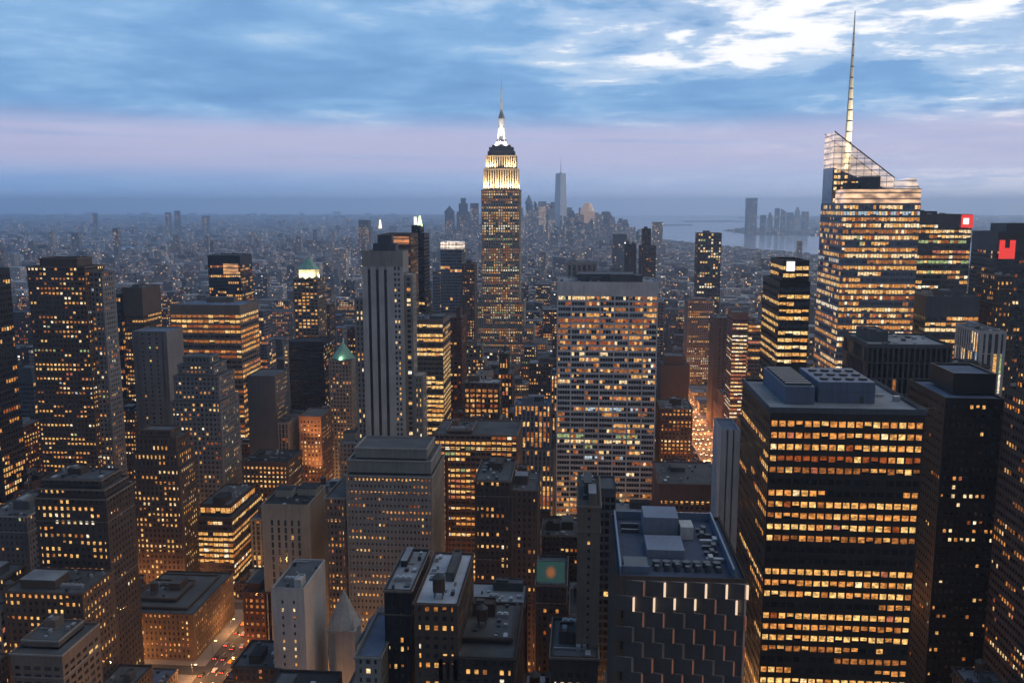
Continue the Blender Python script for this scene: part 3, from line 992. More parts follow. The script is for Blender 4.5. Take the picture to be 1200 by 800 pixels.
part(r5, o5, 'penthouse', [wall_mat('roof_house_grey', (.15, .175, .235), .7, .2, .4, .2), wall('pale')], gem_roof)
part(r5, o5, 'roof_screen', wall_mat('blue_screen_metal', (.11, .15, .22), .5, .5, .3, .2, .2), lambda m: (
    m.box(x0 + 1.2, x0 + 1.7, y0 + 2, y1 - 1, z - 1, z + 1.6), m.box(x1 - 3.2, x1 - 2.7, y0 + 2, y1 - 1, z - 1, z + 1.8), m.box(x0 + 2, x1 - 3, y1 - 1.6, y1 - 1.1, z - 1, z + 1.5), m.box(x0 + 2, x0 + 9, y0 + 4, y0 + 4.4, z - 1, z + 1.0)))


def fans(m):
    for q in range(7):
        m.cone(x0 + 11 + q * 2.6, y0 + 6.5, .9, .7, z - 1, z + .4 + (q % 3) * .3, 12)
        m.cone(x0 + 11 + q * 2.6, y0 + 9.4, 1.05, 1.05, z - 1, z + .5, 12)


part(r5, o5, 'fan', STEEL_DARK, fans)


def ducts(m):
    m.box(x0 + 3, x0 + 8, y0 + 33, y0 + 34, z - .9, z)
    m.box(x0 + 3, x0 + 8, y0 + 37, y0 + 38, z - .9, z + .3)
    m.box(x0 + 2.4, x0 + 8.6, y0 + 5, y0 + 11, z - .95, z + .8)


part(r5, o5, 'roof_tray', STEEL_DARK, ducts)
for q in range(6):
    part(r5, o5, 'duct', METAL if q % 3 == 0 else STEEL_DARK, lambda m: (m.box(x0 + 24.5, x1 - 3.6 - q % 3, y0 + 13 + q * 4.4, y0 + 14.2 + q * 4.4, z - .9, z - .1), m.box(x0 + 25 + q % 4, x0 + 26.2 + q % 4, y0 + 12.4 + q * 4.4, y0 + 14.8 + q * 4.4, z - .95, z + .6)))

# --- ribbed dark tower on the right edge: three stepped shafts seen on the oblique
zz1 = at(1160, 452, 376)[1]
zz2 = at(1175, 404, 372)[1]
zz3 = at(1194, 348, 362)[1]
RIB = {'bay': 2.3, 'pier': .6, 'span': 1.9, 'p': .30, 'corr': .6, 'pal': 'ember', 'depth': .30, 'wall': 'brown', 'top': 3.0}
building('ribbed_tower', 'dark ribbed tower with steeply receding side and scattered orange windows', 'office tower',
         [(175, 235, 322, 376.5, 2, zz1), (175.3, 235, 322, 368, zz1, zz2), (175.6, 235, 322, 357, zz2, zz3)], 'black', 31, singles=100, over=RIB, roof='dark')
FOOT.append((170, 240, 318, 390)); HEROES.append((1120, 1200, 350, 800, 'the ribbed tower', 348))

# ------------------------------------------------------------------ other buildings one can point to
S1, S2 = 60, 100
# right of the avenue axis
H('office_block', 'black office block behind the bronze one, boxy dark penthouse on top', 'office tower', 1108, 1179, 466, YK(4) + 4, 42, 'black', short='the black block with a boxy penthouse', singles=80, kit=False, roof='bluegrey', blank_up=True, side_p=.04, over={'p': .20, 'pal': 'mixed', 'top': 3, 'bay': 2.5, 'pier': 1.1, 'span': 2.3, 'floor': 3.9, 'corr': .35},
  up=[(1118, 1168, 437, 10, 26)])
H('ribbed_block', 'low dark block with close vertical ribs and a lit row at its foot', 'office building', 1017, 1117, 403, YK(5), 42, 'black', yb=470, short='the low ribbed block', singles=60, roof='gravel', over={'wall': 'slate', 'bay': 2.6, 'pier': .8, 'span': .6, 'floor': 8, 'depth': .9, 'p': .10, 'pal': 'gold', 'top': 2.0})
H('office_tower', 'slim tower with brilliant yellow ribbon floors and a black machine top', 'office tower', 914, 950, 330, YK(5), 42, 'ribbon', yb=440, short='the yellow ribbon tower', singles=100, kit=False, roof='dark', over={'wall': 'black', 'p': .93, 'corr': .95, 'pal': 'brightgold', 'top': 3, 'floor': 3.7, 'span': 1.9}, side_p=.45,
  up=[(918, 949, 305, 4, 30)])
H('glass_office', 'wide dark office tower with banded floors beyond the spired tower', 'office tower', 1076, 1140, 251, YK(8), 50, 'ribbon', yb=350, short='the banded tower with the red corner sign', singles=60, roof='dark', over={'wall': 'slate', 'p': .50, 'corr': .75, 'pal': 'office', 'bay': 3.0, 'top': 8})
H('banded_block', 'grey banded office block with two long bright floors', 'office building', 1086, 1149, 347, YK(7), 45, 'ribbon', yb=430, short='the grey banded block', singles=60, roof='tar', over={'wall': 'slate', 'p': .42, 'corr': .9, 'pal': 'amber', 'top': 14})
H('dark_tower', 'black tower at the far right with a big glowing red sign', 'office tower', 1170, 1290, 272, YK(9), 50, 'black', yb=380, short='the black tower with the red sign', singles=40, roof='dark', over={'p': .16, 'pal': 'ember', 'top': 16}, kit=False, up=[(1180, 1290, 262, 8, 30)])
H('office_block', 'dark stepped block under the red signed tower', 'office building', 1163, 1189, 392, YK(7), 40, 'darkbrick', yb=420, singles=30, over={'p': .3}, up=[(1168, 1189, 322, 4, 30)])
H('pale_block', 'small pale block with white vertical fins in front of the red signed tower', 'office building', 1150, 1180, 388, YK(6), 36, 'pale', yb=430, singles=30, over={'bay': 3.4, 'pier': 1.6, 'span': .5, 'floor': 12, 'p': .4, 'pal': 'white'})
H('office_block', 'brown office block with scattered lamps between ribbed block and ribbed tower', 'office building', 1118, 1160, 428, 520, 24, 'brick', yb=440, singles=40, over={'p': .35})
H('striped_tower', 'slender tower with one bright pink and white striped edge', 'tower', 859, 877, 366, YK(10), 30, 'ribbon', yb=490, short='the pink striped tower', singles=60, kit=False, over={'p': .97, 'corr': .97, 'pal': 'pink', 'bay': 4, 'span': 2.2, 'wall': 'rose', 'top': 7}, side_p=.5)
H('office_building', 'brown banded office building adjoining the pink striped tower', 'office building', 877.5, 900, 378, YK(10), 40, 'ribbon', yb=440, singles=40, over={'wall': 'tan', 'p': .5, 'pal': 'amber'})
H('brown_tower', 'plain brown slab tower rising above the glowing avenue', 'tower', 837, 857, 372, YK(12), 36, 'brick', yb=448, short='the plain brown slab', singles=20, over={'p': .04, 'bay': 5, 'pier': 3.2})
H('pale_tower', 'thin pale concrete tower standing behind the bronze block', 'tower', 845, 868, 503, YK(5), 26, 'pale', yb=640, short='the thin pale tower', singles=20, kit=False, over={'wall': 'pale', 'p': .04, 'bay': 5.5, 'pier': 4.2, 'span': 2.0}, roof='bluegrey')
H('brown_block', 'wide low brown block with lit strip of shop windows and flat dark roof', 'commercial building', 772, 846, 566, YK(6), 50, 'brick', yb=620, short='the wide low brown block', singles=40, over={'wall': 'rose', 'p': .5, 'corr': .9, 'top': 11, 'pal': 'brightgold'})
H('brick_building', 'brown building with bright white window rows beside the white grid slab', 'office building', 774, 812, 478, YK(9), 40, 'brick', yb=545, singles=60, over={'p': .62, 'corr': .8, 'pal': 'amber', 'bay': 3.6})
H('brown_slab', 'windowless brown slab with chamfered shoulders beside the white grid slab', 'building', 775, 808, 428, YK(11), 36, 'brick', yb=478, kit=False, blanks=('N',), over={'p': .02}, up=[(779, 803, 417, 2, 28)])
H('apartment_tower', 'dark residential tower with pale dotted windows against the river', 'apartment tower', 818, 846, 273, YK(18), 34, 'darkbrick', yb=350, short='the dark tower against the river', singles=60, over={'p': .26, 'pal': 'white', 'bay': 4.5, 'floor': 4.5})
H('apartment_tower', 'slim dark tower with notched top left of the river', 'apartment tower', 750, 769, 288, YK(19), 32, 'darkbrick', yb=330, singles=30, over={'p': .06}, up=[(753, 763, 268, 3, 20)])
H('apartment_tower', 'shorter slim dark tower paired with the notched one', 'apartment tower', 733, 746, 286, YK(18), 30, 'darkbrick', yb=330, singles=20, over={'p': .08})
H('temple_top_building', 'building with a pale pillared top house behind the white grid slab', 'building', 664, 700, 308, YK(14), 40, 'stone', yb=330, singles=10, over={'bay': 6.5, 'pier': 2.6, 'span': .8, 'floor': 16, 'p': 0, 'top': 3}, kit=False)
H('slab_building', 'dark building with lit pale top floor in the distance', 'building', 806, 838, 352, YK(15), 40, 'tan', yb=400, singles=30, over={'p': .4, 'corr': .8})

H('low_office', 'low shop building glowing orange on the avenue under the plain brown slab', 'commercial building', 846.5, 884, 462, YK(11), 30, 'brick', yb=490, singles=20, over={'wall': 'rose', 'p': .5, 'pal': 'ember'}, side_p=.5)
H('low_office', 'lowest orange lit building on the avenue beside the glowing shop building', 'commercial building', 841, 870, 474, YK(11) + 32, 28, 'brick', yb=490, singles=20, over={'wall': 'rose', 'p': .5, 'pal': 'ember'}, side_p=.5)
H('shop_building', 'low dark shop building with one orange row at the avenue corner', 'commercial building', 272, 330, 780, YK(4), 26, 'darkbrick', singles=20, over={'p': .5, 'pal': 'amber'})
# centre
c2, c2o, c2t = H('striped_stone_tower', 'pale stone tower with three black vertical stripes', 'skyscraper', 424, 472, 294, YK(7), 20, 'stone', yb=530, short='the striped stone tower', singles=80, kit=False, blanks=('N',),
  over={'p': .0, 'bay': 3.4, 'top': 15, 'depth': .4, 'wall': 'limestone', 'glass': 'void'}, roof='gravel')
sx0, sx1, sy0, _, _, szz = c2t[0]
sw_ = sx1 - sx0
part(c2, c2o, 'window_stripe', GLASS['void'], lambda m: [m.box(sx0 + sw_ * f - 1.05, sx0 + sw_ * f + 1.05, sy0 - .06, sy0 - .003, 2, szz - 13) for f in (.17, .37, .57)])
part(c2, c2o, 'stone_rib', wall('pale'), lambda m: [m.box(sx0 + sw_ * a + ((0 if a > .9 else 1.05) if a else 0), sx0 + sw_ * b - ((0 if b == .78 else 1.05) if b < 1 else 0), sy0 - .95, sy0 - .07, 2, szz - 11) for a, b in ((0, .17), (.17, .37), (.37, .57), (.57, .78), (.92, 1))])
part(c2, c2o, 'stripe_head', wall('limestone'), lambda m: [m.box(sx0 + sw_ * f - 1.04, sx0 + sw_ * f + 1.04, sy0 - .8, sy0 - .07, szz - 12.9, szz - 11.1) for f in (.17, .37, .57)])
zw = [at(418, y, YK(7))[1] for y in (350, 322, 440)]
xw = [at(q, 300, YK(7))[0] for q in (412, 424, 472, 482, 493)]
for nm, (a, b, dy, zt), kw in [('side_wing', (xw[0], xw[1] - .02, 4, zw[0]), {}), ('side_wing', (xw[2] + .02, xw[3], 3, zw[1]), {}), ('side_wing', (xw[3] + .02, xw[4], 2, zw[2]), {})]:
    wl, core, w_ = MB(), MB(), []
    stw = ('limestone', 'dark', 4.0, 3.7, 1.7, 1.5, .35, .30, .3, 'white', 1, 2.0)
    ya, yb_ = YK(7) + dy, YK(7) + 17
    core.box(a + .35, b - .35, ya + .35, yb_ - .02, 2, zt - .3, 0, False)
    facade(wl, w_, (a, ya + .35), (1, 0), (0, -1), b - a, 2, zt, stw, rg)
    facade(wl, w_, (b - .35, ya), (0, 1), (1, 0), yb_ - ya, 2, zt, stw, rg)
    facade(wl, w_, (a + .35, yb_), (0, -1), (-1, 0), yb_ - ya, 2, zt, stw, rg)
    wl.quad((b, yb_, 2), (a, yb_, 2), (a, yb_, zt), (b, yb_, zt))
    wl.quad((a, ya, zt), (b, ya, zt), (b, yb_, zt), (a, yb_, zt))
    wg = wl.build('side_wing', wall('limestone'), c2, c2o)
    core.build('glazing', GLASS['dark'], wg, c2o)
    window_objects([q for q in w_ if q[0][2] > 60], c2, c2o, 0, None)
FOOT.append((xw[0], xw[4], YK(7), YK(7) + 32))
HEROES.append((410, 502, YK(7), 530, None, 268))
qa, qb = sx0 + sw_ * .78, sx0 + sw_ * .92
part(c2, c2o, 'window_bay', [GLASS['dark'], wall('pale')], lambda m: (m.box(qa, qb, sy0 - .3, sy0 - .003, 2, szz - 11, 0), [m.box(qa, qb, sy0 - .8, sy0 - .31, zq * 3.7 + 2, zq * 3.7 + 3.7, 1) for zq in range(int((szz - 13) / 3.7))], m.box((qa + qb) / 2 - .5, (qa + qb) / 2 + .5, sy0 - .85, sy0 - .31, 2, szz - 11, 1)))
wq_ = [((qa + .2 + (qb - qa) / 2 * sd_, sy0 - .33, zq * 3.7 + 3.8), (1, 0), 1.4, 1.7, rg.choice([3, 4, 5, 6])) for zq in range(20, int((szz - 16) / 3.7)) for sd_ in (0, 1) if rg.random() < .22]
window_objects(wq_, c2, c2o, 100, None)
part(c2, c2o, 'roof_house', wall('slate'), lambda m: (m.box(sx0 + 7, sx1 - 6, sy0 + 4, sy0 + 15, szz - 1, szz + 5), m.box(sx0 + 10, sx1 - 9, sy0 + 6, sy0 + 13, szz + 5, szz + 11)))
part(c2, c2o, 'beacon', E_WARMROOF, lambda m: m.cone(at(441, 262, YK(7))[0], YK(7) + 12, 1.1, .4, at(441, 268, YK(7))[1], at(441, 258, YK(7))[1], 8))

H('stone_block', 'broad grey stone block with many small lit windows and setback roof', 'office building', 405, 506, 556, YK(5), 44, 'stone', yb=690, short='the broad grey stone block', singles=100, kit=False, roof='tar',
  over={'p': .40, 'corr': .75, 'pal': 'amber', 'bay': 2.1, 'pier': 1.2, 'span': 2.2, 'floor': 3.6, 'wall': 'limestone'}, blank_up=True, up=[(408, 505, 538, 5, 36), (416, 500, 524, 9, 26)])
H('stone_wing', 'brown stone wing with lit rows left of the broad grey stone block', 'office building', 381, 404, 582, YK(5) + 2, 40, 'stone', yb=650, singles=60, over={'p': .5, 'pal': 'amber', 'bay': 2.4, 'pier': 1.2, 'wall': 'tan'}, kit=False)
H('office_building', 'rosy brick office building with long bright window rows behind the stone block', 'office building', 509, 606, 508, YK(6), 40, 'redbrick', yb=600, short='the rosy building with bright rows', singles=100, over={'p': .70, 'corr': .85, 'pal': 'office', 'bay': 3.2, 'pier': .6, 'wall': 'rose', 'span': 1.7}, up=[(524, 553, 503, 4, 26)])
H('office_building', 'narrow building with orange window column left of the rosy building', 'office building', 509, 524, 536, YK(6) - 6, 5, 'redbrick', singles=30, over={'p': .75, 'corr': .7, 'pal': 'amber'}, kit=False)
H('ribbon_office', 'office block glowing gold in unbroken floor bands', 'office building', 476, 519, 374, YK(8), 40, 'ribbon', yb=470, short='the golden banded block', singles=100, over={'wall': 'tan', 'p': .96, 'corr': .95, 'pal': 'brightgold', 'top': 4, 'span': 1.5}, side_p=.9)
H('dark_block', 'dark red block with blank walls right of the golden banded block', 'building', 520, 541, 372, YK(9), 34, 'redbrick', yb=440, singles=20, over={'p': .15, 'pal': 'ember', 'bay': 4.2})
H('dark_tower', 'bronze tower with an orange lit top floor behind the striped stone tower', 'office tower', 446, 481, 274, YK(10), 40, 'dark', yb=370, short='the bronze tower with orange top', singles=60, over={'wall': 'brown', 'p': .35, 'pal': 'amber', 'top': 4}, kit=False)
H('dark_tower', 'slender black tower with a small green light on its roof', 'tower', 478, 497, 274, YK(11), 32, 'black', yb=385, short='the slender black tower', singles=20, over={'p': .04, 'bay': 4}, kit=False, up=[(482, 493, 264, 4, 20)])
H('glass_tower', 'blue glass tower with a lit white crown', 'tower', 516, 541, 292, YK(13), 34, 'glass', yb=360, short='the blue glass tower with lit crown', singles=60, over={'p': .10, 'pal': 'mixed'}, kit=False)
H('glass_tower', 'lower blue glass wing beside the lit crown tower', 'tower', 507, 515.5, 323, YK(13) - 4, 24, 'glass', yb=360, singles=20, over={'p': .06}, kit=False)
H('brick_tower', 'brown tower with orange windows just left of the floodlit art deco tower', 'tower', 541, 556, 309, YK(13), 30, 'brick', yb=385, singles=40, over={'p': .35, 'pal': 'amber'})

# left
H('brick_tower', 'big dark brick tower with shouldered top and scattered gold windows', 'office tower', 31, 99, 312, YK(7), 26, 'darkbrick', yb=470, short='the shouldered brick tower', singles=100, kit=False, over={'p': .44, 'corr': .5, 'pal': 'mixed', 'bay': 3.0, 'pier': 1.1, 'span': 1.9, 'wall': 'brown'}, up=[(46, 90, 302, 3, 20)], blank_up=True)
H('brick_tower', 'narrow grey brick wing against the shouldered brick tower', 'office tower', 99.5, 119, 318, YK(7) + 6, 18, 'stone', yb=480, singles=40, over={'p': .32, 'pal': 'mixed', 'wall': 'grey'}, kit=False)
H('dark_tower', 'black tower cut by the left frame with orange floors', 'office tower', -60, -17, 316, YK(6), 24, 'black', yb=430, singles=40, over={'p': .22, 'corr': .8, 'pal': 'amber'}, kit=False)
H('dark_tower', 'black tower with sparse wide orange windows next to the grey wing', 'office tower', 119, 141, 344, YK(9), 40, 'black', yb=460, short='the black tower with wide orange windows', singles=40, over={'p': .42, 'corr': .9, 'pal': 'amber', 'floor': 5.5, 'span': 2.6}, kit=False)
H('dark_tower', 'dark bronze tower with yellow floor bands beside the blank grey slab', 'office tower', 142, 166, 337, YK(9) + 4, 36, 'dark', yb=400, singles=40, over={'p': .45, 'pal': 'gold', 'top': 26, 'wall': 'brown'})
H('office_tower', 'small black tower with one glowing orange crown floor', 'office tower', 243, 281, 299, YK(12), 38, 'black', yb=352, short='the small black tower with orange crown', singles=60, over={'p': .48, 'corr': .6, 'pal': 'amber', 'top': 12}, kit=False)
H('ribbon_office', 'wide office block of amber ribbon floors under a dark top band', 'office building', 199, 281, 357, YK(9), 46, 'ribbon', yb=520, short='the wide amber ribbon block', singles=100, over={'wall': 'tan', 'p': .97, 'corr': .97, 'pal': 'amber', 'top': 9, 'bay': 5.0, 'pier': .5, 'floor': 4.6, 'span': 2.1}, side_p=.75, roof='bluegrey')
H('slab_tower', 'blank grey slab tower with pale side wall', 'tower', 154, 195, 388, YK(8), 30, 'pale', yb=480, short='the blank grey slab', singles=20, kit=False, blanks=('W',), over={'wall': 'grey', 'p': .05, 'bay': 5.6, 'pier': 4.4, 'pal': 'mixed'}, roof='bluegrey')
H('setback_tower', 'grey stone tower with crowded stepped top', 'tower', 200, 258, 470, YK(7), 36, 'stone', yb=575, short='the grey stepped tower', singles=100, kit=False, over={'p': .25, 'pal': 'mixed', 'wall': 'grey', 'bay': 3.1}, up=[(203, 256, 440, 3, 30), (208, 250, 427, 6, 24), (214, 246, 417, 9, 16)])
H('stone_tower', 'brown stone tower with lit arcade under a dark box top', 'tower', 154, 210, 548, YK(6), 26, 'stone', yb=690, short='the brown tower with arcade top', singles=100, kit=False, over={'p': .44, 'corr': .5, 'pal': 'gold', 'wall': 'brown', 'bay': 2.8}, up=[(156, 208, 530, 1.5, 23), (158, 206, 512, 3, 19), (164, 200, 503, 5, 14)])
H('terraced_block', 'dark terraced block with slanting bright floors along the avenue', 'office building', 231, 272, 606, YK(6) + 2, 54, 'ribbon', yb=690, short='the dark terraced block', singles=80, over={'wall': 'darkbrick', 'p': .5, 'corr': .9, 'pal': 'gold'}, side_p=.85, up=[(234, 270, 590, 5, 44)])
H('brick_tower', 'dark brick tower with gold window rows and long pale side', 'apartment tower', 40, 124, 582, 410, 27, 'redbrick', yb=690, short='the dark brick tower with pale side', singles=100, over={'p': .46, 'corr': .6, 'pal': 'gold', 'wall': 'darkbrick'}, side_p=.05, up=[(44, 122, 571, 1.5, 24), (50, 118, 560, 4, 20)])
H('grey_block', 'plain grey block low on the left edge', 'building', -20, 31, 603, YK(5), 44, 'tan', yb=680, singles=40, over={'wall': 'slate', 'p': .05})
H('brick_block', 'red brick block with bright upper windows above the terraced roof house', 'apartment building', 2, 96, 692, YK(4), 28, 'redbrick', yb=790, short='the red brick block', singles=100, over={'p': .50, 'corr': .6, 'pal': 'gold', 'wall': 'brown'})
H('terraced_house', 'stepped dark grey building with pale top house at the lower left', 'building', 12, 72, 764, 345, 30, 'stone', singles=20, over={'wall': 'tan', 'p': .10, 'bay': 5, 'top': 6, 'pal': 'amber'}, up=[(26, 68, 748, 6, 20)], roof='tar', short='the stepped dark building')
H('corner_building', 'long brown corner building with arcaded eaves and warm windows', 'commercial building', 142, 226, 716, YK(5), 58, 'brick', short='the long corner building', singles=100, over={'p': .5, 'corr': .6, 'pal': 'amber', 'bay': 2.6}, side_p=.5, tank=True, up=[(148, 219, 709, 6, 46), (158, 206, 699, 14, 26)])
H('brick_building', 'dark red building with slanting rows of ember windows', 'apartment building', -60, 0, 509, YK(7), 56, 'redbrick', yb=600, singles=100, over={'p': .5, 'corr': .3, 'pal': 'amber', 'bay': 3.4}, side_p=.75, blanks=())
H('dark_block', 'unlit black block in the middle left', 'building', 58, 124, 478, YK(8), 44, 'black', yb=560, short='the unlit black block', over={'p': .0})
H('grey_block', 'grey flat block with one bright strip at the left edge', 'office building', -30, 38, 437, YK(8), 44, 'ribbon', yb=500, singles=40, over={'wall': 'slate', 'p': .15, 'corr': .95, 'pal': 'gold', 'top': 8})
H('orange_tower', 'stone building washed orange by street light', 'building', 350, 376, 487, YK(8), 32, 'brick', yb=575, short='the orange washed building', singles=60, over={'wall': 'rose', 'p': .5, 'pal': 'amber', 'top': 4}, kit=False)
H('grey_slab', 'tall windowless grey slab with dim windows on its edge', 'building', 289, 322, 440, YK(8), 34, 'pale', yb=530, short='the windowless grey slab', singles=30, blanks=('N',), kit=False, over={'wall': 'slate', 'p': .3, 'pal': 'amber'}, side_p=.55)
H('low_office', 'flat office with a row of small roof lamps and lit floors', 'office building', 283, 337, 540, YK(7), 34, 'brick', yb=600, short='the flat office with roof lamps', singles=60, roof='dark', over={'p': .6, 'corr': .8, 'pal': 'gold', 'top': 4})
H('black_slab', 'pitch black slab tower', 'tower', 338, 379, 400, YK(10), 36, 'black', yb=480, short='the pitch black slab', over={'p': .0, 'wall': 'black'}, side_p=.45, singles=20, kit=False, roof='dark')
H('crowned_tower', 'stone tower with a lit green copper crown', 'tower', 343, 372, 326, YK(11), 30, 'stone', yb=400, short='the green crowned tower', singles=60, kit=False, over={'p': .35, 'pal': 'gold', 'wall': 'tan', 'bay': 4.2}, side_p=.3)
H('crowned_tower', 'smaller stone building with a pale green pyramid roof', 'building', 385, 412, 422, YK(9), 30, 'stone', yb=500, short='the small green pyramid', singles=60, kit=False, over={'p': .25, 'pal': 'amber', 'wall': 'limestone'})
H('pale_block', 'pale concrete block with dark flat roof and vertical slots', 'building', 306, 361, 590, YK(5), 34, 'pale', yb=670, short='the pale concrete block', singles=30, over={'wall': 'cream', 'p': .12, 'pal': 'white', 'bay': 4, 'pier': 2.4, 'span': 1.0, 'floor': 4.2, 'top': 9}, blanks=('W',), roof='dark')
H('pale_tower', 'white walled slab with one column of square windows', 'building', 318, 356, 688, YK(4), 34, 'pale', yb=780, short='the white walled slab', singles=30, blanks=('W',), over={'wall': 'pale', 'p': .5, 'bay': 6.3, 'pier': 4.4, 'top': 6, 'span': 2.2, 'pal': 'mixed'}, roof='tar')

# lower middle
H('roof_clutter_building', 'tall building with a cluttered blue grey roof and lit penthouse', 'building', 485, 536, 706, YK(3), 48, 'brick', short='the cluttered blue grey roof', singles=60, roof='pale', tank=True, over={'p': .42, 'corr': .6, 'pal': 'gold'})
H('dark_building', 'narrow black building with a few paired windows', 'building', 450, 482, 690, YK(3) + 12, 40, 'darkbrick', singles=40, roof='gravel', over={'p': .18, 'corr': .5, 'pal': 'gold', 'wall': 'black'})
H('brick_building', 'black brick tower with bright yellow windows', 'building', 556, 598, 562, YK(5), 40, 'darkbrick', yb=680, short='the black brick tower', singles=100, roof='tar', over={'p': .36, 'corr': .45, 'pal': 'gold', 'wall': 'darkbrick'})
H('brick_building', 'dark brick building with small lit rows right of the black brick tower', 'building', 599, 630, 574, YK(5), 36, 'brick', yb=660, singles=80, over={'p': .2, 'pal': 'amber'})
H('terraced_block', 'dark terraced rooftops with parapet and hatch in the lower middle', 'building', 514, 603, 768, YK(3), 46, 'darkbrick', short='the dark terraced rooftops', singles=60, tank=True, over={'p': .35, 'pal': 'gold'}, up=[(538, 600, 745, 12, 30)])
H('brick_slab', 'narrow grey brick slab dotted with small dark windows', 'apartment building', 677, 704, 592, YK(3), 36, 'tan', short='the dotted grey brick slab', singles=20, over={'p': .02, 'bay': 2.6, 'floor': 2.9, 'pier': 1.7, 'span': 1.7, 'wall': 'tan'})
H('low_building', 'low dark building with one strip of big lit windows', 'building', 645, 701, 768, YK(3) - 8, 30, 'darkbrick', singles=40, over={'p': .6, 'corr': .85, 'pal': 'brightgold', 'top': 6})
H('dark_building', 'dark building crowned by a glowing green screen', 'building', 628, 664, 684, YK(4), 34, 'darkbrick', short='the building with a screen', singles=30, over={'p': .15, 'pal': 'ember'}, kit=False)
H('grey_house', 'small grey roof house at the bottom edge', 'building', 416, 446, 768, YK(3), 36, 'tan', singles=10, over={'p': .03, 'wall': 'limestone'}, kit=False, roof='bluegrey')
H('dark_building', 'dark flat building along the bottom edge left of the grey roof house', 'building', 290, 372, 838, YK(3), 34, 'black', singles=10, roof='dark', over={'p': .05, 'wall': 'darkbrick'})
H('dark_building', 'sooty building between white walled slab and church', 'building', 384, 448, 648, YK(5) - 22, 14, 'darkbrick', singles=40, over={'p': .1, 'pal': 'white'}) if False else None
H('low_office', 'low dark shopfront block glowing red beside the avenue', 'commercial building', 284, 317, 692, YK(5), 40, 'redbrick', short='the red glowing shopfront', singles=80, over={'p': .75, 'corr': .8, 'pal': 'ember'}, roof='bluegrey')
H('steel_tank_house', 'small dark tower block behind the faceted roof', 'building', 702, 722, 572, YK(4) + 20, 20, 'black', singles=10, over={'p': .03, 'wall': 'slate'}, kit=False)


# crowns and signs that belong to named towers
def pick(label):
    for o_ in COL.objects:
        if o_.get('label') == label:
            return o_, tuple(o_.location)


r, og = pick('stone tower with a lit green copper crown')
x0, z0 = at(344, 326, YK(11)); x1, _ = at(371, 326, YK(11)); yc = YK(11) + 14
cxm = (x0 + x1) / 2


def crown8(m):
    m.cone(cxm, yc, 11.5, 11.5, z0 - 1, z0 + 9, 8, 1)
    m.cone(cxm, yc, 12.6, 7.5, z0 + 9, z0 + 14, 8)
    m.cone(cxm, yc, 7.2, 3.0, z0 + 14, z0 + 20, 8)
    m.cone(cxm, yc, 1.2, .2, z0 + 20, z0 + 26, 8)


part(r, og, 'copper_crown', [COPPER, wall('cream')], crown8)
for u in (-9, 0, 9):
    lamp('SPOT', 'floodlight', (cxm + u, YK(11) + .6, z0 - .4), 42000, (1, .80, .42), r, og, (cxm + u * .6, YK(11) + 8, z0 + 15), spot_size=R(120), spot_blend=.8, shadow_soft_size=.4)
lamp('SPOT', 'floodlight', (cxm + 13, yc, z0 - .4), 30000, (1, .85, .45), r, og, (cxm + 6, yc, z0 + 15), spot_size=R(110), spot_blend=.8, shadow_soft_size=.4)

r, og = pick('smaller stone building with a pale green pyramid roof')
x0, z0 = at(387, 422, YK(9)); x1, _ = at(410, 422, YK(9))
part(r, og, 'pyramid_roof', COPPER, lambda m: (m.cone((x0 + x1) / 2, YK(9) + 12, 11.5, 1.0, z0, z0 + 14, 4), m.cone((x0 + x1) / 2, YK(9) + 12, .6, .1, z0 + 14, z0 + 18, 6)))
lamp('SPOT', 'floodlight', ((x0 + x1) / 2, YK(9) + .5, z0 + .3), 26000, (.9, 1, .7), r, og, ((x0 + x1) / 2, YK(9) + 10, z0 + 9), spot_size=R(140), spot_blend=.8, shadow_soft_size=.4)

r, og = pick('blue glass tower with a lit white crown')
x0, z0 = at(516, 292, YK(13)); x1, z1 = at(541, 283, YK(13))
part(r, og, 'lit_crown', glow_glass('white_crown_glow', (.3, .3, .3), (1, .80, .62), 1.1), lambda m: [m.box(x0 + q * (x1 - x0) / 6 + .3, x0 + (q + 1) * (x1 - x0) / 6 - .5, YK(13) + .1, YK(13) + 33, z0, z1 - rg.random() * 2) for q in range(6)])
r, og = pick('bronze tower with an orange lit top floor behind the striped stone tower')
x0, z0 = at(448, 286, YK(10)); x1, z1 = at(480, 277, YK(10))
part(r, og, 'lit_top_floor', glow_glass('orange_floor_glow', (.2, .15, .1), (1, .36, .12), .75), lambda m: m.box(x0 + 1, x1 - .5, YK(10) - .12, YK(10) - .04, z0, z1))
r, og = pick('small black tower with one glowing orange crown floor')
x0, z0 = at(262, 321, YK(12)); x1, z1 = at(279, 309, YK(12))
part(r, og, 'lit_top_floor', glow_glass('amber_floor_glow', (.2, .15, .1), (1, .48, .18), .8), lambda m: m.box(x0, x1, YK(12) - .12, YK(12) - .04, z0, z1))
r, og = pick('slender black tower with a small green light on its roof')
xg, zg = at(490, 262, YK(11))
part(r, og, 'green_beacon', emit_mat('green_beacon_glow', (.75, 1, .45), 2.2), lambda m: m.cone(xg, YK(11) + 10, 3.0, .8, zg - 3, zg + 8, 8))
r, og = pick('stone building washed orange by street light')
xo, zo = at(363, 500, YK(8) - 12)
for zq in (zo - 30, zo - 4):
    lamp('SPOT', 'wall_washer', (xo, YK(8) - 14, zq - 10), 40000, (1, .45, .14), r, og, (xo, YK(8), zq + 12), spot_size=R(110), spot_blend=.9, shadow_soft_size=.5)

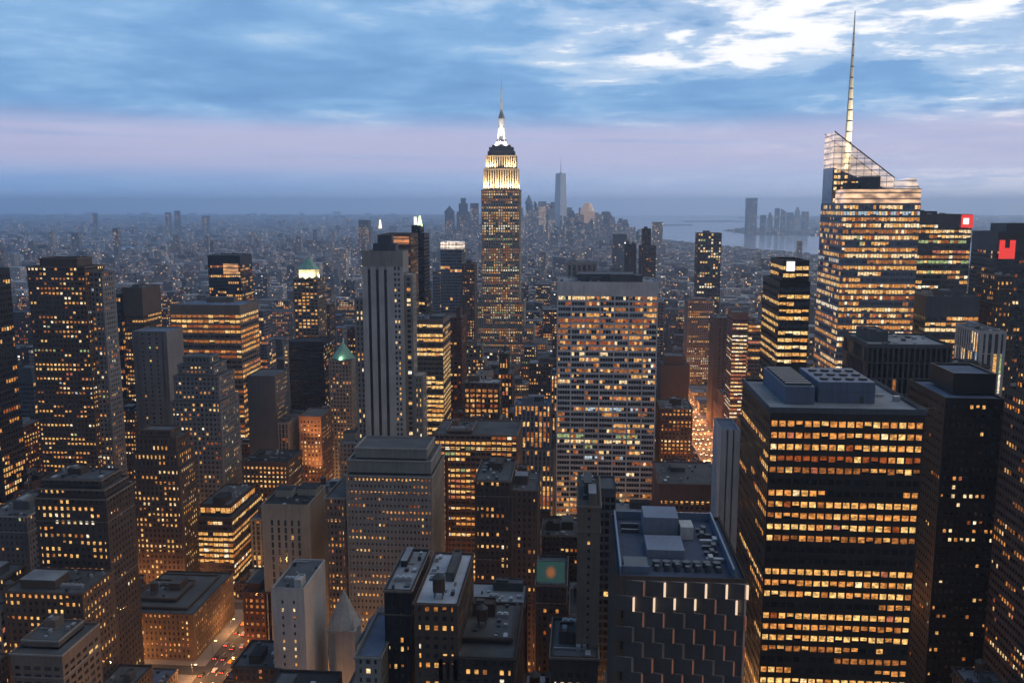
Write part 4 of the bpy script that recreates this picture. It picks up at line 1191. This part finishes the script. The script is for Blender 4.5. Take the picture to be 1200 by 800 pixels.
# signs: things fixed to a wall, each of its own
xs_, zs_ = at(1132, 262, YK(8) - .6)
sg = empty('corner_sign', (xs_, YK(8) - .6, zs_ - 6)); tag(sg, 'red lit sign panel with white square on the banded tower corner', 'sign')
part(sg, tuple(sg.location), 'panel', E_RED, lambda m: m.box(xs_ - 3.5, xs_ + 5, YK(8) - .9, YK(8) - .3, zs_ - 3, zs_ + 6.5))
part(sg, tuple(sg.location), 'white_square', E_WHITE, lambda m: m.box(xs_ - 2.2, xs_ + 1.8, YK(8) - 1.2, YK(8) - .92, zs_ - .5, zs_ + 4))
xs_, zs_ = at(1181, 292, YK(9) - .6)
sg = empty('tower_sign', (xs_, YK(9) - .6, zs_ - 12)); tag(sg, 'large glowing red letter shaped sign on the black tower', 'sign')
part(sg, tuple(sg.location), 'letter', E_RED, lambda m: (m.box(xs_ - 6.8, xs_ - 2.6, YK(9) - 1, YK(9) - .3, zs_ - 8, zs_ + 7.5), m.box(xs_ + 1.5, xs_ + 5.8, YK(9) - 1, YK(9) - .3, zs_ - 8, zs_ + 7.5), m.box(xs_ - 2.6, xs_ + 1.5, YK(9) - .95, YK(9) - .3, zs_ - 8, zs_ + 1)))
xs_, zs_ = at(927, 312, YK(5) + 3.6)
sg = empty('roof_sign', (xs_, YK(5) + 3.6, zs_ - 4)); tag(sg, 'white lit square sign on top of the yellow ribbon tower', 'sign')
part(sg, tuple(sg.location), 'panel', E_WHITE, lambda m: m.box(xs_ - 2.2, xs_ + 1.8, YK(5) + 3.2, YK(5) + 3.8, zs_ - 2.4, zs_ + 2.4))
part(sg, tuple(sg.location), 'frame', STEEL_DARK, lambda m: m.box(xs_ - 2.6, xs_ + 2.2, YK(5) + 3.82, YK(5) + 3.98, zs_ - 2.8, zs_ + 2.8))

# green screen on its roof
xa, za = at(629, 682, YK(4) - .4); xb, zb = at(662, 658, YK(4) - .4)
m_, h_ = mat_new('screen_picture')
pz = h_.n('ShaderNodeNewGeometry').outputs['Position']
hx, hy, hz = h_.sep(pz)
rr = h_.n('ShaderNodeVectorMath', operation='DISTANCE')
h_.put(rr.inputs[0], h_.comb(hx, 0.0, h_.math('MULTIPLY', hz, .8))); h_.put(rr.inputs[1], ((xa + xb) / 2, 0, (za + zb) / 2 * .8))
blob = h_.math('SUBTRACT', 1.0, h_.ss(rr.outputs['Value'], .6, 3.0))
nz = h_.noise(pz, .9, 3, .6)
surf(h_, (.02, .03, .03), .3, .4, 0, h_.mix(blob, h_.mix(nz, (.03, .16, .17), (.12, .24, .20)), (1, .35, .12)), .26)
m_.cycles.emission_sampling = 'NONE'
sg = empty('billboard', ((xa + xb) / 2, YK(4), za)); tag(sg, 'green and orange lit billboard standing on a dark roof', 'billboard')
part(sg, tuple(sg.location), 'screen', m_, lambda m: m.box(xa, xb, YK(4) - .6, YK(4) + .1, za + .4, zb))
part(sg, tuple(sg.location), 'post', STEEL_DARK, lambda m: [m.box(xa + q, xa + q + .3, YK(4) + .2, YK(4) + .5, za - 1.2, zb - 1) for q in (1, (xb - xa) / 2, xb - xa - 1.3)])
part(sg, tuple(sg.location), 'frame', STEEL_DARK, lambda m: (m.box(xa - .3, xb + .3, YK(4) - .4, YK(4) + .2, zb, zb + .3), m.box(xa - .3, xa, YK(4) - .4, YK(4) + .2, za + .4, zb), m.box(xb, xb + .3, YK(4) - .4, YK(4) + .2, za + .4, zb)))

# pale stone church in the gap
cY = 395
xc, zc = at(400, 738, cY); _, zt = at(400, 697, cY)
ch = empty('church', (xc, cY + 10, 2)); tag(ch, 'pale stone church with a steep pyramid spire and side pinnacle', 'church')
og = tuple(ch.location)
hw_ = (at(416, 738, cY)[0] - at(385, 738, cY)[0]) / 2
CH = wall('pale')
part(ch, og, 'tower', CH, lambda m: (m.box(xc - hw_, xc + hw_, cY, cY + 2 * hw_, 2, zc), m.box(xc - hw_ - .4, xc + hw_ + .4, cY - .4, cY + 2 * hw_ + .4, zc - 1.2, zc - .2)))
part(ch, og, 'spire', CH, lambda m: (m.cone(xc, cY + hw_, hw_ * 1.25, .2, zc, zt, 8), [m.cone(xc + sx * hw_ * .85, cY + hw_ + sy * hw_ * .85, .9, .1, zc, zc + 6, 6) for sx in (-1, 1) for sy in (-1, 1)]))
xn, zn = at(424, 752, cY)


def nave(m):
    a, b = xc + hw_ + .1, xc + hw_ + 13
    ya, yb_ = cY + 1, cY + 30
    e, rdg = zn - 3, zn + 5
    m.box(a, b, ya, yb_, 2, e, 0, False)
    mid = (a + b) / 2
    m.quad((a - .4, ya, e), (mid, ya, rdg), (mid, yb_, rdg), (a - .4, yb_, e), 1)
    m.quad((mid, ya, rdg), (b + .4, ya, e), (b + .4, yb_, e), (mid, yb_, rdg), 1)
    m.poly([(a, ya, e), (b, ya, e), (mid, ya, rdg)], 0)


part(ch, og, 'nave', [CH, ROOFM['bluegrey']], nave)
xp, zp = at(437, 728, cY)
part(ch, og, 'pinnacle', CH, lambda m: (m.box(xp - 1.3, xp + 1.3, cY - 1, cY + 1.6, 2, zp - 8), m.cone(xp, cY + .3, 1.9, .1, zp - 8, zp + 1, 4)))
FOOT.append((xc - hw_, xc + hw_ + 14, cY - 2, cY + 32)); HEROES.append((384, 440, cY, 770, None, 697))

# ------------------------------------------------------------------ rank and file of the blocks
rf_ = random.Random(77)
CAND = []
bx = [-1500, -1320, -1140, -960] + xs + [950, 1200, 1450]


def overlaps(a):
    return any(a[0] < f[1] + .8 and a[1] > f[0] - .8 and a[2] < f[3] + .8 and a[3] > f[2] - .8 for f in FOOT)


for k in range(2, 24):
    for a, b in zip(bx, bx[1:]):
        for half in (0, 1):
            x = a + 15
            while x < b - 24:
                w = rf_.choice([16, 20, 24, 28, 34, 42, 52])
                if x + w > b - 15: w = b - 15 - x
                if w < 10: break
                y0 = YK(k) + (31 if half else 0) - 1
                d = rf_.uniform(24, 29.5)
                CAND.append((x + .2, x + w - .2, y0, y0 + d, k))
                x += w
FILL = []
for (xa, xb, ya, yb_, k) in CAND:
    if overlaps((xa, xb, ya, yb_)):
        # try the gap left beside what already stands there
        cut = [f for f in FOOT if ya < f[3] + .8 and yb_ > f[2] - .8 and xa < f[1] + .8 and xb > f[0] - .8]
        ok = False
        for f in cut:
            if f[0] - 1 - xa > 9: xb = f[0] - 1; ok = True
            elif xb - f[1] - 1 > 9: xa = f[1] + 1; ok = True
        if not ok or overlaps((xa, xb, ya, yb_)):
            continue
    base = {2: 60, 3: 60, 4: 62, 5: 64, 6: 70, 7: 72, 8: 74, 9: 72, 10: 66, 11: 60}.get(k, 46 if k < 16 else 36)
    z = base * rf_.lognormvariate(0, .38)
    if rf_.random() < .07: z *= 1.8
    if xa < -700 or xa > 700: z *= .8
    pl, pr = px_of(xa, ya, 50)[0], px_of(xb, ya, 50)[0]
    pl2, pr2 = px_of(xa, yb_, 50)[0], px_of(xb, yb_, 50)[0]
    L, Rr = min(pl, pl2), max(pr, pr2)
    if Rr < -30 or L > 1230:
        continue
    env = 640 if k < 4 else 600 if k < 5 else 520 if k < 6 else 470 if k < 8 else 400 if k < 11 else 350 if k < 14 else 318 if k < 18 else 306
    lim = env
    for (hl, hr, hY, yb2, _, _) in HEROES:
        if hY > ya + 5 and L < hr - 1 and Rr > hl + 1:
            lim = max(lim, yb2 + rf_.uniform(-4, 14))
    # keep the glowing stretches of the two avenues open to view
    for (vl, vr, vy0, vY) in ((815, 860, 452, 1250), (240, 290, 715, 700)):
        near = ya < (1000 if vl > 800 else 445)
        if ya < vY and L < vr and Rr > vl:
            lim = max(lim, (600 if vl > 800 else 835) if near else vy0 + (20 if vl > 800 else 0))
    zmax = at((L + Rr) / 2, lim, ya)[1]
    z = min(z, zmax * rf_.uniform(.86, 1.0))
    if z < 11:
        z = rf_.uniform(9, 14)
    FILL.append([xa, xb, ya, yb_, z, k])

# rough painter's raster: which of them show, and how much
GW, GH = 400, 267
buf = [[-1] * GW for _ in range(GH)]
items = []
for i, f in enumerate(FILL):
    items.append((f[2], i, f[0], f[1], f[2], f[3], f[4]))
for (hl, hr, hY, yb2, s_, yt_) in HEROES:
    items.append((hY, -2, hl, hr, yt_, 0, 0))
items.sort(key=lambda t: t[0])
cnt = [0] * len(FILL)
for it in items:
    if it[1] == -2:
        l, r_, t_ = it[2], it[3], it[4]
        b_ = 800
    else:
        p = [px_of(x, y, it[6]) for x in it[2:4] for y in it[4:6]]
        l, r_ = min(q[0] for q in p), max(q[0] for q in p)
        t_ = min(q[1] for q in p)
        b_ = px_of(it[2], it[4], 2)[1]
    for gy in range(max(0, int(t_ / 3)), min(GH, int(b_ / 3) + 1)):
        row = buf[gy]
        for gx in range(max(0, int(l / 3)), min(GW, int(r_ / 3) + 1)):
            if row[gx] == -1:
                row[gx] = it[1]
                if it[1] >= 0: cnt[it[1]] += 1
order = sorted(range(len(FILL)), key=lambda i: -cnt[i])
NAMED = set([i for i in order if cnt[i] >= 9][:225])

KINDS = [('brick_building', 'brick', 'brown brick'), ('brick_building', 'redbrick', 'dark red brick'), ('brick_building', 'darkbrick', 'sooty brick'), ('stone_building', 'stone', 'grey stone'),
         ('stone_building', 'tan', 'tan stone'), ('office_building', 'office', 'grey framed'), ('office_building', 'ribbon', 'banded'), ('office_building', 'dark', 'bronze'), ('glass_building', 'glass', 'blue glass'), ('concrete_building', 'pale', 'pale concrete')]
KW = [5, 4, 5, 4, 4, 2.2, 2.0, 1.6, 1.0, 1.0]
HPOS = [((h[0] + h[1]) / 2, h[5], h[4]) for h in HEROES if h[4]]
used = {}
LITW = [(.10, 'sparsely lit'), (.26, 'partly lit'), (.48, 'half lit'), (.75, 'brightly lit')]


def rel(px, py, ya):
    best = sorted(HPOS, key=lambda h: (h[0] - px) ** 2 + ((h[1] + 40 - py) * 1.2) ** 2)
    return best


for i in sorted(NAMED, key=lambda i: FILL[i][2]):
    xa, xb, ya, yb_, z, k = FILL[i]
    rg = random.Random(1000 + i)
    nm, sty, adj = rg.choices(KINDS, KW)[0]
    lp, lw = LITW[rg.choices(range(4), [2, 4, 4, 2.2])[0]]
    pl = rg.choice(['amber', 'gold', 'mixed', 'amber', 'ember'])
    tiers = [(xa, xb, ya, yb_, 2.1, z)]
    shape = 'low' if z < 26 else 'tall' if z > 85 else 'mid height'
    top = 'flat roof'
    if z > 40 and rg.random() < .45 and xb - xa > 15:
        s = rg.uniform(2, 4)
        h1 = z * rg.uniform(.72, .88)
        tiers = [(xa, xb, ya, yb_, 2.1, h1), (xa + s, xb - s, ya + s, yb_ - s, h1, z)]
        top = 'stepped top'
    tank = rg.random() < .42 and z < 100 and tiers[-1][1] - tiers[-1][0] > 10
    if tank: top = 'stepped top and water tank' if top == 'stepped top' else 'roof tank'
    px, py = px_of((xa + xb) / 2, ya, z)
    lab = None
    for hx_, hy_, sh in rel(px, py, ya)[:25]:
        side = 'left of' if px < hx_ - 14 else 'right of' if px > hx_ + 14 else ('below' if py > hy_ else 'behind')
        for cand in (f'{shape} {adj} building, {top}, {side} {sh}', f'{lw} {shape} {adj} building, {top}, {side} {sh}'):
            if len(cand.split()) <= 16 and cand not in used:
                lab = cand; break
        if lab: break
    if lab is None:
        lab = f'{lw} {shape} {adj} block, {top}, deep in crowd'
    used[lab] = 1
    building(nm, lab, 'building', tiers, sty, 5000 + i, singles=14 if ya < 620 and cnt[i] > 60 else 0, roof=rg.choice(['tar', 'tar', 'gravel', 'bluegrey', 'dark', 'gravel']), group='ordinary buildings of the city blocks',
             over=dict({'p': lp, 'pal': pl, 'corr': rg.uniform(.2, .7), 'floor': rg.uniform(3.3, 4.1)}, **rg.choice([{}, {}, {'pier': 1.3, 'span': .5}, {'bay': 4.6, 'panes': 2, 'pier': 1.5}, {'bay': 2.5, 'pier': 1.1}])), tank=tank, kit=ya < 1100, side_p=lp * rg.uniform(.5, 1.2))


# ------------------------------------------------------------------ city beyond, too many to count
def far_mat():
    m, h = mat_new('far_city_walls')
    ge = h.n('ShaderNodeNewGeometry')
    x, y, z = h.sep(ge.outputs['Position'])
    nx, ny, nz = h.sep(ge.outputs['Normal'])
    up_ = h.math('GREATER_THAN', h.math('ABSOLUTE', nz), .5)
    ny_ = h.math('GREATER_THAN', h.math('ABSOLUTE', ny), .5)
    u = h.math('ADD', h.math('MULTIPLY', x, ny_), h.math('MULTIPLY', y, h.math('SUBTRACT', 1.0, ny_)))
    at_ = h.n('ShaderNodeAttribute'); at_.attribute_name = 'shade'
    sh, bw, sd_ = h.sep(at_.outputs['Vector'])
    cu, cv = h.math('DIVIDE', u, bw), h.math('DIVIDE', z, h.math('MULTIPLY', bw, .95))
    wn = h.n('ShaderNodeTexWhiteNoise')
    h.put(wn.inputs[0], h.comb(h.math('FLOOR', cu), h.math('FLOOR', cv), h.math('MULTIPLY', sd_, 977.0)))
    on = h.math('GREATER_THAN', wn.outputs[0], .885)
    fu = h.math('ABSOLUTE', h.math('SUBTRACT', h.math('FRACT', cu), .5))
    fv = h.math('ABSOLUTE', h.math('SUBTRACT', h.math('FRACT', cv), .5))
    pane = h.math('MULTIPLY', h.math('LESS_THAN', fu, .33), h.math('LESS_THAN', fv, .27))
    wall_f = h.math('SUBTRACT', 1.0, up_)
    lit = h.math('MULTIPLY', h.math('MULTIPLY', on, pane), wall_f)
    r2, g2, b2 = h.sep(wn.outputs['Color'])
    ec = h.ramp(g2, [(0.0, (1, .38, .12)), (.4, (1, .58, .24)), (.75, (1, .78, .48)), (1.0, (.95, .95, 1))])
    es = h.math('MULTIPLY', lit, h.math('ADD', .25, h.math('MULTIPLY', h.math('POWER', b2, 3.0), 2.6)))
    base = h.mix(sh, (.035, .033, .035), (.42, .40, .40))
    base = h.mix(h.math('MULTIPLY', h.math('MULTIPLY', pane, wall_f), .75), base, (.02, .022, .028))
    surf(h, base, .8, .3, 0, ec, es)
    m.cycles.emission_sampling = 'NONE'
    return m


FAR = far_mat()


def box_field(name, boxes, label):
    """boxes: x0, x1, y0, y1, z0, z1, shade, cell"""
    mb = MB()
    sv = []
    rr_ = random.Random(len(boxes))
    for (x0, x1, y0, y1, z0, z1, s, c) in boxes:
        mb.box(x0, x1, y0, y1, z0, z1, 0, False)
        q = rr_.random()
        sv += [s, c, q] * 8
    o = mb.build(name, FAR)
    at_ = o.data.attributes.new('shade', 'FLOAT_VECTOR', 'POINT')
    at_.data.foreach_set('vector', sv)
    tag(o, label, None, None, 'stuff')
    return o


def inside(p, poly):
    x, y = p
    c = False
    n = len(poly)
    for i in range(n):
        (xa, ya), (xb, yb) = poly[i], poly[i - 1]
        if (ya > y) != (yb > y) and x < (xb - xa) * (y - ya) / (yb - ya) + xa:
            c = not c
    return c


rq = random.Random(4)
rest = [FILL[i] for i in range(len(FILL)) if i not in NAMED]
boxes = [(f[0], f[1], f[2], f[3], 2.1, f[4], rq.random() ** 2 * .5, rq.uniform(3, 4.5)) for f in rest if f[2] > 500 or cnt[FILL.index(f)] > 0]
y = 2000
while y < 7300:
    x = -2600
    while x < 1750:
        w, d = rq.uniform(14, 46), rq.uniform(20, 32)
        pxx = 680 + x / y * 1050
        if -40 < pxx < 1240 and inside((x, y + 10), MANHATTAN) and inside((x + w, y + 10), MANHATTAN) and rq.random() < .86:
            h = rq.lognormvariate(3.15, .42)
            if rq.random() < .05: h *= rq.uniform(1.6, 3.2)
            dt = math.hypot((x + 250) / 520, (y - 6500) / 650)
            dense_ = dt < 1.5 and rq.random() < .62
            if dense_:
                core_ = min(abs(x + 850) / 170, abs(x + 90) / 420)
                h = max(h, rq.uniform(70, 290 if core_ < 1 else 150) * max(.28, 1.15 - .6 * dt))
            if x > 380 and y > 3300 and not dense_: h = min(h, rq.uniform(9, 24))
            boxes.append((x, x + w - .5, y, y + d, 1.9, 1.9 + h, rq.random() ** (1.0 if dense_ else 1.6), rq.uniform(3.4, 6.5) * (1.5 if dense_ else 1)))
        x += w + (14 if rq.random() < .08 else 0)
    y += 34 + (14 if rq.random() < .5 else 0)
box_field('distant_rooftops', boxes, 'countless low roofs and dim windows of the island beyond the towers')
boxes = []
for _ in range(15000):
    y = 2300 * math.exp(rq.random() * 2.7)
    pxx = rq.uniform(-60, 720)
    x = (pxx - 680) / 1050 * y
    if not inside((x, y), BROOKLYN): continue
    s = max(1, y / 4200)
    w, d = rq.uniform(14, 40) * s, rq.uniform(16, 36) * s
    h = rq.uniform(8, 18) * (1 + .12 * s)
    if rq.random() < .04: h *= rq.uniform(2, 4)
    boxes.append((x, x + w, y, y + d, 2.5, 2.5 + h, rq.random() ** 1.5, rq.uniform(5, 9) * max(1, s * .8)))
box_field('distant_rooftops', boxes, 'hazy flat sprawl of roofs across the narrow river')
boxes = []
for _ in range(6000):
    y = 3200 * math.exp(rq.random() * 2.6)
    pxx = rq.uniform(690, 1240)
    x = (pxx - 680) / 1050 * y
    if not inside((x, y), JERSEY): continue
    s = max(1, y / 4200)
    w, d = rq.uniform(14, 46) * s, rq.uniform(16, 40) * s
    h = rq.uniform(7, 16) * (1 + .12 * s)
    if rq.random() < .03: h *= rq.uniform(2, 3.4)
    boxes.append((x, x + w, y, y + d, 2.5, 2.5 + h, rq.random() ** 1.5, rq.uniform(5, 10) * max(1, s * .9)))
box_field('distant_rooftops', boxes, 'faint low shore of roofs and lights across the wide harbour')

# towers far off that stand out one by one
FARW = {'glass': wall('blueglass'), 'pale': wall('pale'), 'brown': wall('brown'), 'slate': wall('slate'), 'white': wall_mat('wall_far_sky_reflection', (.75, .75, .78), .4, .5, .2, .1), 'gold': glow_glass('emissive_sunset_glass', (.5, .34, .22), (1, .60, .38), .42)}  # white: reflected sunset sky put into the wall colour; gold: sunset sheen added as emission


def far_tower(name, label, xl, xr, yt, Y, kind='box', mk='slate', lit=.2, seed=1):
    x0, z = at(xl, yt, Y); x1, _ = at(xr, yt, Y)
    d = x1 - x0
    org = ((x0 + x1) / 2, Y, 2)
    root = empty(name, org); tag(root, label, 'skyscraper')
    mb, ww = MB(), []
    rr_ = random.Random(seed)
    cx_ = (x0 + x1) / 2
    if kind == 'taper':
        mb.cone(cx_, Y + d / 2, d * .72, d * .50, 2, z, 4)
    elif kind == 'step':
        mb.box(x0, x1, Y, Y + d, 2, z * .7); mb.box(x0 + d * .15, x1 - d * .15, Y + d * .15, Y + d * .85, z * .7, z * .88); mb.box(x0 + d * .3, x1 - d * .3, Y + d * .3, Y + d * .7, z * .88, z)
    elif kind == 'dome':
        mb.box(x0, x1, Y, Y + d, 2, z * .8); mb.cone(cx_, Y + d / 2, d * .5, d * .25, z * .8, z, 10)
    elif kind == 'slope':
        i = len(mb.v)
        mb.v += [(x0, Y, 2), (x1, Y, 2), (x1, Y + d, 2), (x0, Y + d, 2), (x0, Y, z), (x1, Y, z * .9), (x1, Y + d, z * .9), (x0, Y + d, z)]
        for q in [(0, 1, 5, 4), (1, 2, 6, 5), (2, 3, 7, 6), (3, 0, 4, 7), (4, 5, 6, 7)]:
            mb.f.append(tuple(i + t for t in q)); mb.m.append(0)
    elif kind == 'pyramid':
        mb.box(x0, x1, Y, Y + d, 2, z * .82); mb.cone(cx_, Y + d / 2, d * .7, .5, z * .82, z, 4)
    else:
        mb.box(x0, x1, Y, Y + d, 2, z)
    mb.build('wall', FARW[mk], root, org)
    c = max(5.0, Y / 900)
    zq = 8
    lim_z = z * (.68 if kind in ('step', 'dome', 'pyramid') else .88)
    while zq < lim_z:
        q = x0 + d * .06
        while q < x1 - c:
            if rr_.random() < lit and kind != 'taper':
                ww.append(((q, Y - .15, zq), (1, 0), c * .6, c * .5, rr_.choice([2, 3, 4, 5, 6])))
            q += c
        zq += c
    if ww:
        window_objects(ww, root, org, 0, None)
    return root, org, x0, x1, z


LMY = 6100
far_tower('skyscraper', 'tallest far tower, tapering glass with pale sides', 651, 663, 203, LMY, 'taper', 'white', .25, 2)
xa, za = at(657, 203, LMY); _, zb = at(657, 184, LMY)
r, og = pick('tallest far tower, tapering glass with pale sides')
part(r, og, 'mast', METAL, lambda m: (m.cone(xa, LMY + 34, 9, 9, za, za + 6, 12), m.cone(xa, LMY + 34, 2.2, .5, za + 6, zb, 6)))
far_tower('skyscraper', 'far tower of rosy gold glass facing the sunset', 680, 697, 238, LMY + 150, 'dome', 'gold', .0, 3)
far_tower('skyscraper', 'far rounded brown tower beside the rosy gold one', 702, 719, 248, LMY + 260, 'dome', 'brown', .12, 4)
far_tower('skyscraper', 'far white lit slab left of the tallest far tower', 631, 640, 236, LMY - 200, 'box', 'pale', .75, 5)
far_tower('skyscraper', 'far dark tower with blue cap behind the white slab', 616, 623, 228, LMY - 100, 'pyramid', 'glass', .3, 6)
far_tower('skyscraper', 'far cream tower just below the tallest far tower', 642, 652, 244, LMY - 300, 'step', 'pale', .4, 7)
far_tower('skyscraper', 'far stepped grey tower in the left cluster of the downtown skyline', 535, 549, 232, LMY + 120, 'step', 'slate', .2, 8)
far_tower('skyscraper', 'far pointed tower at the left end of downtown skyline', 521, 531, 241, LMY - 120, 'pyramid', 'slate', .2, 9)
far_tower('skyscraper', 'far flat topped tower behind the floodlit tower shoulder', 551, 560, 238, LMY, 'box', 'brown', .2, 10)
far_tower('skyscraper', 'far low brown tower at the right end of downtown', 722, 733, 256, LMY + 300, 'step', 'brown', .15, 11)
far_tower('skyscraper', 'far grey slab between tallest tower and rosy gold tower', 666, 674, 250, LMY - 150, 'box', 'slate', .35, 12)
far_tower('skyscraper', 'far pale tower low in front of downtown cluster', 607, 615, 246, LMY - 500, 'step', 'pale', .4, 13)
far_tower('skyscraper', 'far lone blue slab tower across the harbour', 876, 888, 232, 8900, 'box', 'slate', .12, 14)
far_tower('skyscraper', 'lantern topped pale clock tower beyond the slender black tower', 483, 491, 256, 2050, 'pyramid', 'pale', .15, 23)
r, og = pick('lantern topped pale clock tower beyond the slender black tower')
xa, za = at(487, 272, 2049.4); _, zb = at(487, 254, 2049.4)
part(r, og, 'lantern', E_WHITE, lambda m: m.box(xa - 3.6, xa + 3.6, 2049, 2049.7, za, zb))
for q, (l, r_, t_, k_, mk) in enumerate([(892, 898, 252, 'box', 'slate'), (900, 906, 249, 'step', 'glass'), (909, 914, 244, 'box', 'brown'), (916, 921, 245, 'slope', 'slate'), (923, 930, 249, 'box', 'glass'), (932, 939, 243, 'step', 'pale'), (941, 948, 248, 'box', 'slate')]):
    far_tower('skyscraper', ['far squat block first of the harbour cluster', 'far stepped bluish tower in the harbour cluster', 'far thin brown tower in the harbour cluster', 'far slant roofed tower in the harbour cluster', 'far square bluish block in the harbour cluster', 'far pale stepped tower in the harbour cluster', 'far grey block last of the harbour cluster'][q], l, r_, t_, 9000 + q * 60, k_, mk, .2, 30 + q)
for q, (l, r_, t_) in enumerate([(193, 198, 249), (204, 209, 247), (236, 243, 253), (108, 112, 250), (420, 432, 258)]):
    far_tower('skyscraper', ['thin far tower of a pair on the left horizon', 'taller far tower of a pair on the left horizon', 'far greenish lit block right of the horizon pair', 'small far tower left of the horizon pair', 'grey far tower by the pale harbour sheds'][q], l, r_, t_, 7600 + q * 300 if q < 4 else 4200, 'box', 'slate' if q < 3 else 'brown', .3, 50 + q)

# ------------------------------------------------------------------ street lamps and cars in the open stretches of the avenues
lm = empty('street_lamp', (0, 0, 0)); tag(lm, 'tall street lamp with orange head on the avenue kerb', 'street lamp', 'street lamps along the avenues')
POLE = MB(); POLE.cone(0, 0, .14, .09, 0, 9, 8); POLE.box(-.06, 2.2, -.05, .05, 8.9, 9.02)
pole = POLE.build('pole', STEEL_DARK, lm)
HEADL = MB(); HEADL.box(1.5, 2.7, -.28, .28, 8.6, 8.88)
head = HEADL.build('lamp_head', E_LAMP, lm)
LGT = bpy.data.lights.new('lamp_light', 'POINT'); LGT.energy = 42000; LGT.color = (1, .44, .14); LGT.shadow_soft_size = .4
LGT_AVE = LGT.copy(); LGT_AVE.energy = 11000; LGT_SIX = LGT.copy(); LGT_SIX.energy = 26000; LGT_SIX.color = (1, .36, .12)
first = True
lit_n = 0
for ave, ys in (('sixth', range(560, 1320, 27)), ('fifth', range(330, 900, 27))):
    ax = AVES[ave]
    for n, y in enumerate(ys):
        for s in (-1, 1):
            o = lm if first else lm.copy()
            if not first:
                COL.objects.link(o)
                for c in (pole, head):
                    q = c.copy(); q.parent = o; COL.objects.link(q)
            first = False
            o.location = (ax + s * 10.8, y + (9 if s > 0 else 0), 2.13)
            o.rotation_euler.z = 0 if s < 0 else math.pi
            if n % 2 == 0:
                l = bpy.data.objects.new('lamp_light', LGT_SIX if ave == 'sixth' else LGT_AVE); l.location = (2.1, 0, 8.2); l.parent = o; COL.objects.link(l)
# side streets show only as glow between walls
for k in range(4, 15):
    y = BLOCK0 + PITCH_Y * k
    for x in (-300, -255, -130, -60, 10, 70, 200, 270):
        o = lm.copy(); COL.objects.link(o)
        for c in (pole, head):
            q = c.copy(); q.parent = o; COL.objects.link(q)
        o.location = (x, y - 5.4, 2.13); o.rotation_euler.z = math.pi / 2
        l = bpy.data.objects.new('lamp_light', LGT); l.location = (2.1, 0, 8.2); l.parent = o; COL.objects.link(l)

PAINTS = [wall_mat('car_paint_' + n_, c, .3, .5, .05, 0) for n_, c in (('yellow', (.55, .32, .03)), ('black', (.02, .02, .022)), ('white', (.6, .6, .6)), ('silver', (.3, .31, .33)))]


def car_proto(pm, taxi):
    root = empty('car', (0, 0, 0))
    m = MB()
    prof = [(-2.2, .35), (2.2, .35), (2.2, .85), (1.2, .98), (.6, 1.45), (-1.1, 1.45), (-1.8, 1.0), (-2.2, .95)]
    for s in (-.9, .9):
        m.poly([(s, a, b) for a, b in (prof if s > 0 else prof[::-1])])
    for (a, b), (c, d) in zip(prof, prof[1:] + prof[:1]):
        m.quad((-.9, a, b), (-.9, c, d), (.9, c, d), (.9, a, b))
    m.build('body', pm, root)
    for s in (-.62, .62):
        q = MB(); q.box(s - .2, s + .2, 2.2, 2.26, .6, .8); q.build('headlight', E_HEAD, root)
        q = MB(); q.box(s - .2, s + .2, -2.26, -2.2, .65, .85); q.build('taillight', E_TAIL, root)
    for sx in (-.9, .9):
        for sy in (-1.35, 1.35):
            q = MB(); i = 0
            for k in range(10):
                t = 2 * math.pi * k / 10
                q.v.append((sx - .1, sy + .34 * math.cos(t), .34 + .34 * math.sin(t)))
            for k in range(10):
                t = 2 * math.pi * k / 10
                q.v.append((sx + .1, sy + .34 * math.cos(t), .34 + .34 * math.sin(t)))
            q.f += [tuple(range(10)), tuple(range(10, 20))] + [(k, (k + 1) % 10, 10 + (k + 1) % 10, 10 + k) for k in range(10)]
            q.m += [0] * 12
            q.build('wheel', ROOFM['dark'], root)
    return root


protos = [car_proto(p_, False) for p_ in PAINTS]
kids = [list(p_.children) for p_ in protos]
CARL = ['yellow cab driving on the glowing avenue', 'black car driving on the glowing avenue', 'white car driving on the glowing avenue', 'silver car driving on the glowing avenue']
seen = [False] * 4
rc = random.Random(8)
for ave, y0, y1, n in (('sixth', 780, 1230, 84), ('fifth', 430, 640, 56)):
    for q in range(n):
        t = rc.choice([0, 0, 1, 2, 3])
        o = protos[t] if not seen[t] else protos[t].copy()
        if seen[t]:
            COL.objects.link(o)
            for c in kids[t]:
                d = c.copy(); d.parent = o; COL.objects.link(d)
        seen[t] = True
        lane = (q % 4)
        o.location = (AVES[ave] - 7.5 + lane * 5, y0 + (y1 - y0) * (q // 4) / (n // 4) + rc.uniform(-3, 3), 2.01)
        o.rotation_euler.z = math.pi if ave == 'sixth' else 0
        tag(o, CARL[t] + (' beyond the wide low brown block' if ave == 'sixth' else ' beside the long corner building'), 'car', 'cars on the avenues')

# ------------------------------------------------------------------ haze
hz = MB(); hz.box(-27000, 27000, -8500, 27000, -2.0, 470)
m_ = bpy.data.materials.new('haze'); m_.use_nodes = True
m_.node_tree.nodes.clear()
v_ = m_.node_tree.nodes.new('ShaderNodeVolumePrincipled')
v_.inputs['Color'].default_value = (.66, .80, 1.0, 1)
v_.inputs['Density'].default_value = 0.000082
v_.inputs['Anisotropy'].default_value = 0.55
ou = m_.node_tree.nodes.new('ShaderNodeOutputMaterial')
m_.node_tree.links.new(v_.outputs[0], ou.inputs['Volume'])
hzo = hz.build('haze', m_)
hzo['kind'] = 'stuff'
